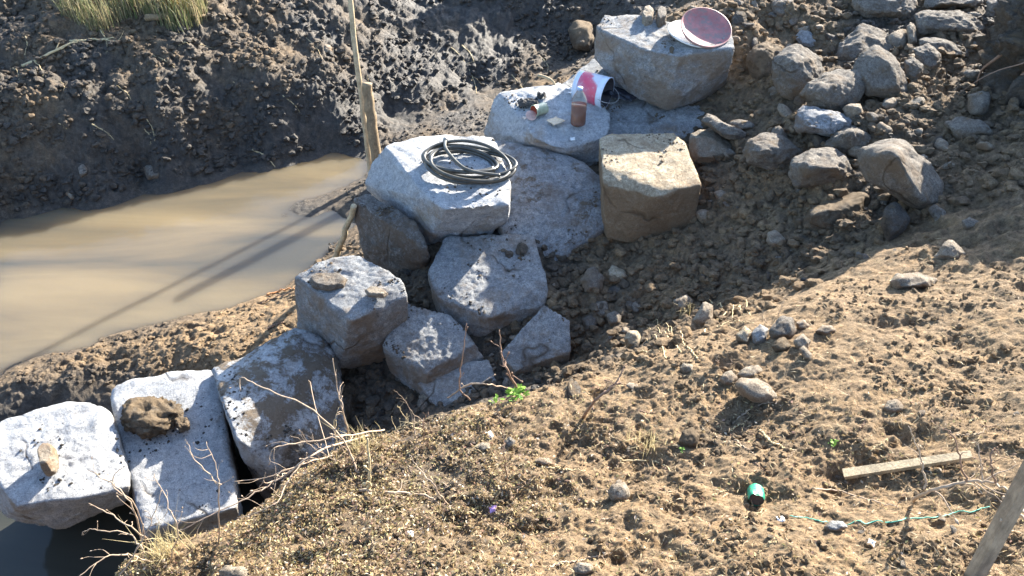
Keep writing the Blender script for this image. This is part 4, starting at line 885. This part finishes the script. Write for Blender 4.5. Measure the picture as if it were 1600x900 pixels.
twig('vine_shoot', 'thin upright shoot just right of the batten tip', T3((1536, 750, 1.86), (1532, 720, 1.85), (1527, 690, 1.85)), .0024, 2, 27, M_twig, sl=.04)
twig('vine_shoot', 'knotted grey shoots crossing the leaning stake', T3((1568, 778, 1.72), (1590, 800, 1.7), (1612, 822, 1.68)), .006, 9, 28, M_twig, sl=.09)
def flat_twig(label, pix, r0, side=3, seed=0, mat=None, name='fallen_twig', group=None, sl=.05):
    P = ground_line(pix, r0 * .8, 4); return twig(name, label, P[::3] if len(P) > 12 else P, r0, side, seed, mat, 'twig', group, sl, buds=False)
flat_twig('thick fallen stick on the ground cover left of the purple wrapper', [(560, 768), (620, 772), (660, 776), (690, 792)], .006, 2, 31, M_twig)
flat_twig('thin peeled pale stick lying in the middle of the ground cover', [(845, 731), (880, 734), (915, 738)], .0035, 0, 32, M_straw)
flat_twig('forked pale twig beside the oval stone of the trio', [(1145, 662), (1165, 645), (1185, 636), (1215, 628)], .0028, 3, 33, M_twig)
flat_twig('long dry twig running right from the green bottle piece hollow', [(1270, 764), (1330, 772), (1380, 790), (1425, 803)], .003, 3, 34, M_twig)
flat_twig('bent tan root on the slope above the green bottle piece', [(1188, 674), (1202, 690), (1225, 702)], .005, 2, 35, M_straw)
flat_twig('wavy dry root behind the hollow of the near bank', [(970, 720), (1020, 722), (1040, 730), (1050, 742)], .0028, 3, 36, M_straw)
flat_twig('dry twig left of the bottom stone', [(860, 886), (910, 876), (955, 866)], .003, 2, 37, M_twig)
flat_twig('diagonal pale twig low on the ground cover', [(600, 850), (625, 830), (640, 815)], .004, 0, 38, M_straw)
flat_twig('dead brown stick above the far bank waterline', [(395, 235), (415, 245), (430, 262)], .009, 0, 39, M_straw, sl=.1)
flat_twig('long curved dead stalk high on the far bank', [(36, 105), (75, 88), (110, 70), (150, 64), (185, 60)], .014, 3, 40, M_straw, sl=.2)
flat_twig('pale bundle stalk beside the long curved stalk', [(110, 66), (145, 64), (185, 66)], .012, 2, 41, M_straw, sl=.15)
flat_twig('dark log lying under the grass on the far bank', [(230, 32), (280, 30), (325, 30)], .035, 0, 42, M_wood)
flat_twig('white forked root below the dark log', [(280, 72), (295, 66), (320, 72)], .008, 3, 43, M_straw, sl=.15)
flat_twig('thin roots hanging down the far bank behind the bottle block', [(705, 75), (725, 95), (740, 125), (745, 148)], .006, 4, 44, M_straw, sl=.2)
flat_twig('looped root on the far bank above the mud floor', [(722, 72), (735, 85), (742, 102)], .007, 2, 45, M_straw, sl=.15)
flat_twig('orange stick lying on the muddy lip beside the pointed cube', [(418, 462), (440, 456), (460, 452)], .009, 0, 46, simple('orange_stick', (.50, .22, .08), .7))
flat_twig('dark thin stick below the orange one on the muddy lip', [(408, 475), (435, 465), (460, 458)], .006, 0, 47, M_twig_r)
flat_twig('little dark stick near the leaning slab', [(420, 515), (432, 508), (444, 505)], .009, 1, 48, M_twig_r)
fan = [((1048, 540), (1010, 512)), ((1065, 552), (1020, 505)), ((1040, 560), (1005, 530)), ((1090, 562), (1040, 520)), ((1120, 512), (1178, 505)), ((1120, 500), (1165, 492)), ((1145, 478), (1175, 496)), ((1120, 478), (1150, 505)), ((990, 555), (1040, 552)), ((1100, 520), (1112, 470))]
for k, (a_, b_) in enumerate(fan):
    flat_twig('dry straw like stem lying on the crest near the upright tan stone', [a_, ((a_[0] + b_[0]) / 2 + 3, (a_[1] + b_[1]) / 2 - 4), b_], .0028, 3, 60 + k, M_straw, 'fallen_straw', 'dry stems on the crest')
rr_ = random.Random(44)
for k in range(46):
    px_, py_ = rr_.uniform(420, 1580), rr_.uniform(640, 895)
    if py_ < 700 and px_ < 620: continue
    a_ = rr_.uniform(-.9, .9); l_ = rr_.uniform(14, 50)
    flat_twig('little dry twig lying loose on the near bank', [(px_, py_), (px_ + l_ * .5 * math.cos(a_), py_ + l_ * .5 * math.sin(a_) + rr_.uniform(-4, 4)), (px_ + l_ * math.cos(a_), py_ + l_ * math.sin(a_))], rr_.uniform(.0012, .0026), 2, 80 + k, [M_twig, M_straw, M_twig_r][k % 3], 'fallen_twig', 'loose twigs on the near bank', .03)
for k in range(22):
    px_, py_ = rr_.uniform(20, 880), rr_.uniform(40, 210)
    if px_ > 560 and py_ > 120: continue
    a_ = rr_.uniform(.2, 1.6); l_ = rr_.uniform(15, 45)
    flat_twig('short pale root sticking out of the far bank', [(px_, py_), (px_ + l_ * .5 * math.cos(a_) + 4, py_ + l_ * .5 * math.sin(a_)), (px_ + l_ * math.cos(a_), py_ + l_ * math.sin(a_))], rr_.uniform(.003, .007), 2, 180 + k, M_straw, 'dry_root', 'roots in the far bank', .12)

# ------------------------------------------------------------------ green weed, grass
def leaf_mat(name, c0, c1):
    m, N, L, B = newmat(name); at = N.new('ShaderNodeAttribute'); at.attribute_name = 'tone'
    L.new(ramp(N, L, at.outputs['Fac'], [(0.0, c0), (1.0, c1)]), B.inputs['Base Color']); B.inputs['Roughness'].default_value = .6; B.inputs['Specular IOR Level'].default_value = .3
    tr = N.new('ShaderNodeBsdfTranslucent'); L.new(ramp(N, L, at.outputs['Fac'], [(0.0, c0), (1.0, c1)]), tr.inputs[0]); mx = N.new('ShaderNodeMixShader'); mx.inputs[0].default_value = .35
    L.new(B.outputs[0], mx.inputs[1]); L.new(tr.outputs[0], mx.inputs[2]); L.new(mx.outputs[0], N['Material Output'].inputs[0]); return m
def weed(px, py, label, n, size, seed, mat):
    p, t = HIT(px, py); r = random.Random(seed); V = []; Fc = []; tone = []
    for k in range(n):
        a = r.uniform(0, 6.28); L_ = size * r.uniform(.5, 1); W = L_ * .38; up_ = r.uniform(.3, 1.2); st = np.array(p) + [r.gauss(0, size * .35), r.gauss(0, size * .3), r.uniform(0, size * .9)]
        d = np.array([math.cos(a), math.sin(a), up_]); d /= np.linalg.norm(d); s_ = np.cross(d, [0, 0, 1]); s_ /= np.linalg.norm(s_) + 1e-9; o = len(V)
        V += [st, st + d * L_ * .3 + s_ * W * .45, st + d * L_ * .7 + s_ * W * .5 - [0, 0, L_ * .05], st + d * L_ - [0, 0, L_ * .2], st + d * L_ * .7 - s_ * W * .5 - [0, 0, L_ * .05], st + d * L_ * .3 - s_ * W * .45, st + d * L_ * .5 - [0, 0, L_ * .03]]
        Fc += [(o, o + 1, o + 6, o + 5), (o + 1, o + 2, o + 6), (o + 2, o + 3, o + 6), (o + 3, o + 4, o + 6), (o + 4, o + 5, o + 6)]; tone += [r.random()] * 7
    me = bpy.data.meshes.new('weed'); me.from_pydata([tuple(map(float, v)) for v in V], [], Fc); at = me.attributes.new('tone', 'FLOAT', 'POINT'); at.data.foreach_set('value', np.array(tone, np.float32))
    return tag(recenter(link('green_weed', me, mat)), label, 'weed')
M_leaf = leaf_mat('green_leaf', (.09, .22, .03), (.30, .48, .07))
weed(808, 622, 'small bright green weed on the crest beside the dead shoot', 34, .045, 1, M_leaf)
weed(775, 630, 'low green sprout left of the bright green weed', 10, .025, 2, M_leaf)
weed(440, 755, 'tiny green sprout at the bank edge above the dark gap', 8, .022, 3, M_leaf)
weed(1300, 695, 'tiny green sprout on the bare slope above the batten', 12, .018, 4, M_leaf)
weed(1065, 705, 'tiny green sprout beside the brown clod on the near bank', 8, .016, 5, M_leaf)

def blades(name, pts, hmin, hmax, wd, seed, mat, lean=.5):
    r = np.random.default_rng(seed); n = len(pts); P = np.asarray(pts); a = r.uniform(0, 6.283, n); h = r.uniform(hmin, hmax, n); W = wd * r.uniform(.6, 1.3, n)
    ln = np.abs(r.normal(0, lean, n)) * h; sx_ = -np.sin(a) * W; sy_ = np.cos(a) * W; dx = np.cos(a) * ln; dy = np.sin(a) * ln; z0 = np.zeros(n)
    def o(k, s_, zz): return P + np.stack([dx * k + sx_ * s_, dy * k + sy_ * s_, zz], -1)
    V = np.stack([o(0, -.5, z0 - .004), o(0, .5, z0 - .004), o(.3, .4, h * .55), o(.3, -.4, h * .55), o(.95, .06, h * (.95 - .25 * lean)), o(.95, -.06, h * (.95 - .25 * lean))], 1).reshape(-1, 3)
    b = (np.arange(n) * 6)[:, None]; Fc = np.concatenate([b + [0, 1, 2, 3], b + [3, 2, 4, 5]]).reshape(-1, 4)
    me = npmesh(name, V, Fc); t_ = np.repeat(r.random(n), 6).astype(np.float32); at = me.attributes.new('tone', 'FLOAT', 'POINT'); at.data.foreach_set('value', t_); return me
def scatter_px(n, poly_fn, box, seed):
    r = np.random.default_rng(seed); out = []
    px = r.uniform(box[0], box[2], n); py = r.uniform(box[1], box[3], n)
    keep = poly_fn(px, py); px, py = px[keep], py[keep]
    ts = np.linspace(1.2, 10, 1400)
    for i in range(0, len(px), 3000):
        a_ = (px[i:i + 3000] - 800) / F; b_ = (450 - py[i:i + 3000]) / F
        dx, dy, dz_ = a_, CP + b_ * SP, -SP + b_ * CP
        X = dx[:, None] * ts; Y = dy[:, None] * ts; Z = CH + dz_[:, None] * ts
        G = gsample(GZ, X.ravel(), Y.ravel()).reshape(X.shape); k = np.argmax(Z < G, 1)
        out.append(np.stack([X[np.arange(len(k)), k], Y[np.arange(len(k)), k], G[np.arange(len(k)), k]], -1))
    return np.vstack(out)
M_gr = leaf_mat('bank_grass', (.40, .31, .18), (.13, .17, .06))
pts = scatter_px(2600, lambda x, y: (y < 42 + 12 * np.sin(x * .05)) & (x > 95) & (x < 325), (95, -40, 325, 60), 3)
tag(link('grass', blades('grass', pts, .10, .34, .007, 4, M_gr, .45), M_gr), 'tuft of mixed green and dry grass growing on top of the far bank', 'grass', kind='stuff')
M_yel = leaf_mat('yellow_grass', (.55, .40, .10), (.42, .30, .08))
pts = scatter_px(260, lambda x, y: (x > 262) & (x < 300), (262, 0, 300, 26), 5)
tag(link('yellow_tuft', blades('yellow_tuft', pts, .08, .2, .008, 4, M_yel, .5), M_yel), 'tuft of yellowed grass at the right end of the grass on the far bank', 'grass')
M_dg = leaf_mat('dry_grass', (.50, .40, .22), (.36, .30, .15))
def tuft(px, py, n, s_, seed, label, mat=None):
    p, t = HIT(px, py); r = np.random.default_rng(seed); P = p + np.stack([r.normal(0, s_ * .4, n), r.normal(0, s_ * .4, n), np.zeros(n)], -1)
    P[:, 2] = gsample(GZ, P[:, 0], P[:, 1]); return tag(link('grass_tuft', blades('grass_tuft', P, s_ * .5, s_ * 1.6, .0022, seed, mat or M_dg, .6), mat or M_dg), label, 'grass tuft')
tuft(262, 862, 140, .09, 1, 'pale dry grass tuft at the left end of the near bank')
tuft(565, 700, 110, .08, 2, 'dry grass tuft under the bramble tangle', M_dg)
tuft(1010, 700, 60, .06, 3, 'dry grass tuft above the hollow of the near bank')
tuft(1075, 490, 40, .06, 4, 'dry grass tuft on the crest beside the upright tan stone')

# ------------------------------------------------------------------ ground cover litter and clods (nobody could count them)
def litter(name, pts, smin, smax, seed, mat, label, aspect=.6, lift=.004):
    r = np.random.default_rng(seed); n = len(pts); s_ = r.uniform(smin, smax, n); A = r.normal(0, 1, (n, 3)); A[:, 2] *= .55; A /= np.linalg.norm(A, axis=1, keepdims=True)
    Bv = np.cross(A, r.normal(0, 1, (n, 3))); Bv /= np.linalg.norm(Bv, axis=1, keepdims=True); C = np.cross(A, Bv)
    P = pts + [0, 0, lift] + np.stack([np.zeros(n), np.zeros(n), r.uniform(-.3, 1.0, n) * s_], -1)
    V = np.stack([P - A * s_[:, None], P + Bv * (s_ * aspect)[:, None] + C * (s_ * .25)[:, None], P + A * s_[:, None], P - Bv * (s_ * aspect)[:, None] + C * (s_ * .25)[:, None]], 1).reshape(-1, 3)
    Fc = np.arange(4 * n).reshape(-1, 4); me = npmesh(name, V, Fc); at = me.attributes.new('tone', 'FLOAT', 'POINT'); at.data.foreach_set('value', np.repeat(r.random(n), 4).astype(np.float32))
    return tag(link(name, me, mat), label, 'ground cover', kind='stuff')
def lit_mat():
    m, N, L, B = newmat('litter'); at = N.new('ShaderNodeAttribute'); at.attribute_name = 'tone'
    c = ramp(N, L, at.outputs['Fac'], [(0, (.09, .055, .03)), (.25, (.22, .15, .07)), (.45, (.36, .27, .14)), (.6, (.27, .235, .10)), (.75, (.48, .39, .25)), (.9, (.30, .17, .12)), (1.0, (.62, .55, .42))])
    L.new(c, B.inputs['Base Color']); B.inputs['Roughness'].default_value = .8; B.inputs['Specular IOR Level'].default_value = .2
    tr = N.new('ShaderNodeBsdfTranslucent'); L.new(c, tr.inputs[0]); mx = N.new('ShaderNodeMixShader'); mx.inputs[0].default_value = .25
    L.new(B.outputs[0], mx.inputs[1]); L.new(tr.outputs[0], mx.inputs[2]); L.new(mx.outputs[0], N['Material Output'].inputs[0]); return m
M_lit = lit_mat()
def on_cover(x, y):
    crest_y = np.interp(x, [180, 300, 380, 480, 600, 800, 1000], [885, 832, 800, 695, 672, 620, 600])
    dens = np.clip(1.25 - (x - 500) / 420 - np.clip((y - 760) / 300, 0, .3), .04, 1) 
    nz = fbm2(x / 100.0, y / 60.0, 1.0, 3, 7); return (y > crest_y) & (np.random.default_rng(1).random(len(x)) < dens * np.clip(.75 + nz, .15, 1))
pts = scatter_px(125000, on_cover, (160, 600, 1600, 960), 11)
litter('ground_cover', pts, .0025, .0075, 12, M_lit, 'low mat of dry moss, seed heads and leaf litter covering the lower left bank')
pts = scatter_px(9000, lambda x, y: y > np.interp(x, [180, 480, 800, 1160, 1450, 1600], [885, 700, 620, 510, 370, 430]), (300, 350, 1600, 940), 13)
litter('straw_litter', pts, .006, .018, 14, leaf_mat('straw_bits', (.26, .17, .09), (.56, .45, .27)), 'fine straw and root bits strewn over the near bank', .09, .003)

def clods(name, pts, smin, smax, seed, label, powr=3.0):
    U, Ff = ico(2); r = np.random.default_rng(seed); T = []
    for k in range(8):
        Nk = r.normal(0, 1, (9, 3)); Nk /= np.linalg.norm(Nk, axis=1, keepdims=True); dk = r.uniform(.45, .85, 9)
        rr = ((np.maximum(U @ Nk.T, 1e-4) / dk) ** 9).sum(1) ** (-1 / 9.0)
        v = U * (np.minimum(rr, 1.1) * (1 + .45 * fbm3(U * 1.0 + k * 9, .55, 3, k + seed)))[:, None] * [1, .85, .7]; T.append(v)
    T = np.array(T); n = len(pts); s_ = smin + (smax - smin) * r.random(n) ** powr; a = r.uniform(0, 6.283, n); tl = r.uniform(-.6, .6, n)
    ca, sa, ct, st = np.cos(a), np.sin(a), np.cos(tl), np.sin(tl); v = T[r.integers(0, 8, n)] * s_[:, None, None]
    x1 = v[:, :, 0] * ca[:, None] - v[:, :, 1] * sa[:, None]; y1 = v[:, :, 0] * sa[:, None] + v[:, :, 1] * ca[:, None]; z1 = v[:, :, 2]
    y2 = y1 * ct[:, None] - z1 * st[:, None]; z2 = y1 * st[:, None] + z1 * ct[:, None]
    V = np.stack([x1 + pts[:, None, 0], y2 + pts[:, None, 1], z2 + pts[:, None, 2] + .15 * s_[:, None]], -1).reshape(-1, 3)
    m = len(U); Fc = (Ff[None] + (np.arange(n) * m)[:, None, None]).reshape(-1, 3)
    me = npmesh(name, V, Fc, False); d = gsample(GD, pts[:, 0], pts[:, 1]) + r.normal(0, .08, n); at = me.attributes.new('dry', 'FLOAT', 'POINT'); at.data.foreach_set('value', np.repeat(np.clip(d, 0, 1), m).astype(np.float32))
    return tag(link(name, me, M_soil), label, 'soil clods', kind='stuff')
def far_zone(x, y): return y < np.interp(x, [0, 150, 300, 560, 700, 880, 940], [335, 315, 275, 225, 175, 105, 80])
pts = scatter_px(16000, lambda x, y: far_zone(x, y) & (fbm2(x / 60, y / 40, 1.0, 2, 3) > -.25), (-60, -30, 940, 340), 21); pts = pts[pts[:, 2] > .03]
clods('bank_clods', pts, .005, .05, 22, 'dark crumbly clods of mud covering the far bank', 5)
pts = scatter_px(5500, lambda x, y: (y > np.interp(x, [540, 620, 760, 930], [250, 205, 165, 100])) & (y < np.interp(x, [540, 620, 760, 930], [330, 235, 200, 130])), (540, 90, 930, 330), 23); pts = pts[pts[:, 2] > .015]
clods('floor_clods', pts, .005, .022, 24, 'small clods on the muddy ditch floor')
pts = scatter_px(20000, lambda x, y: (y < np.interp(x, [470, 600, 850, 1000, 1230, 1450, 1600], [700, 660, 610, 570, 470, 340, 300])) & ((x > 850) | (y > 380)), (470, -20, 1600, 700), 25)
clods('pit_clods', pts, .006, .045, 26, 'dark crumbly soil clods in the hollow and between the boulders', 3.5)
pts = scatter_px(16000, lambda x, y: (fbm2(x / 90, y / 55, 1.0, 3, 77) > .0) & (y > np.interp(x, [180, 480, 800, 1160, 1450, 1600], [885, 700, 620, 510, 370, 430])), (300, 350, 1600, 960), 27)
clods('bank_crumbs', pts, .0025, .017, 28, 'dry crumbs of soil over the sunlit near bank', 4)
pts = scatter_px(2600, lambda x, y: (y > np.interp(x, [0, 110, 340, 470], [572, 542, 482, 425])) & (y < 600), (0, 420, 480, 600), 29); pts = pts[pts[:, 2] > .01]
clods('lip_clods', pts, .004, .022, 30, 'small clods along the muddy lip between the water and the blocks')

# crumbs and mud lying on the stones
from mathutils.bvhtree import BVHTree
def crumbs_on(seed=5):
    r = np.random.default_rng(seed); P = []; 
    for o in [q for q in COL.objects if q.get('category') in ('stone block', 'rock')]:
        me = o.data; 
        if len(me.vertices) < 8000: continue
        a = np.empty(len(me.vertices) * 3, np.float32); me.vertices.foreach_get('co', a); a = a.reshape(-1, 3)
        nr = np.empty(len(me.vertices) * 3, np.float32); me.vertices.foreach_get('normal', nr); nr = nr.reshape(-1, 3)
        a = a + np.array(o.location); m = nr[:, 2] > .72; a = a[m]
        if not len(a): continue
        g = fbm2(a[:, 0] * 1.0, a[:, 1] * 1.0, .22, 3, 9); muddy = o.data.materials[0].name in ('field_stone', 'mud_caked_stone', 'granite_muddy')
        k = (g > (.02 if muddy else .22)); a = a[k]
        n = min(len(a), 420 if muddy else 90); P.append(a[r.integers(0, len(a), n)] if len(a) else a)
    return np.vstack(P)
_p = crumbs_on()
clods('stone_crumbs', _p, .0025, .013, 61, 'crumbs of dried mud scattered over the tops of the blocks and boulders', 2.5)
rb = random.Random(71)
for k in range(26):
    px_, py_ = rb.uniform(470, 680), 0; py_ = float(np.interp(px_, [470, 560, 680], [712, 690, 652])) + rb.uniform(0, 45)
    t_ = gt(px_, py_); a_ = rb.uniform(-2.6, -.5); l_ = rb.uniform(30, 95)
    q = [(px_, py_, t_)] + [(px_ + l_ * f * math.cos(a_) + rb.uniform(-5, 5), py_ + l_ * f * math.sin(a_) * .8 + rb.uniform(-5, 5), t_ - .06 * f - .03) for f in (.35, .7, 1)]
    twig('bramble_twig', 'thin dry twig in the tangle of bare brambles at the edge of the lower bank', T3(*q), rb.uniform(.0013, .0024), rb.randint(2, 5), 300 + k, [M_twig, M_straw, M_twig_r][k % 3], 'twig', 'twigs of the bramble tangle', .06)
for k in range(16):
    px_ = rb.uniform(820, 1500); py_ = float(np.interp(px_, [820, 1030, 1160, 1310, 1480], [612, 560, 508, 445, 360])) + rb.uniform(5, 60)
    t_ = gt(px_, py_); a_ = rb.uniform(-2.6, -.5); l_ = rb.uniform(14, 40)
    q = [(px_, py_, t_)] + [(px_ + l_ * f * math.cos(a_) + rb.uniform(-3, 3), py_ + l_ * f * math.sin(a_) * .8, t_ - .03 * f - .01) for f in (.35, .7, 1)]
    twig('crest_twig', 'fine dry stem sticking up along the sunlit crest of the near bank', T3(*q), rb.uniform(.0010, .0018), rb.randint(1, 3), 340 + k, [M_twig, M_straw][k % 2], 'twig', 'stems along the crest', .03)
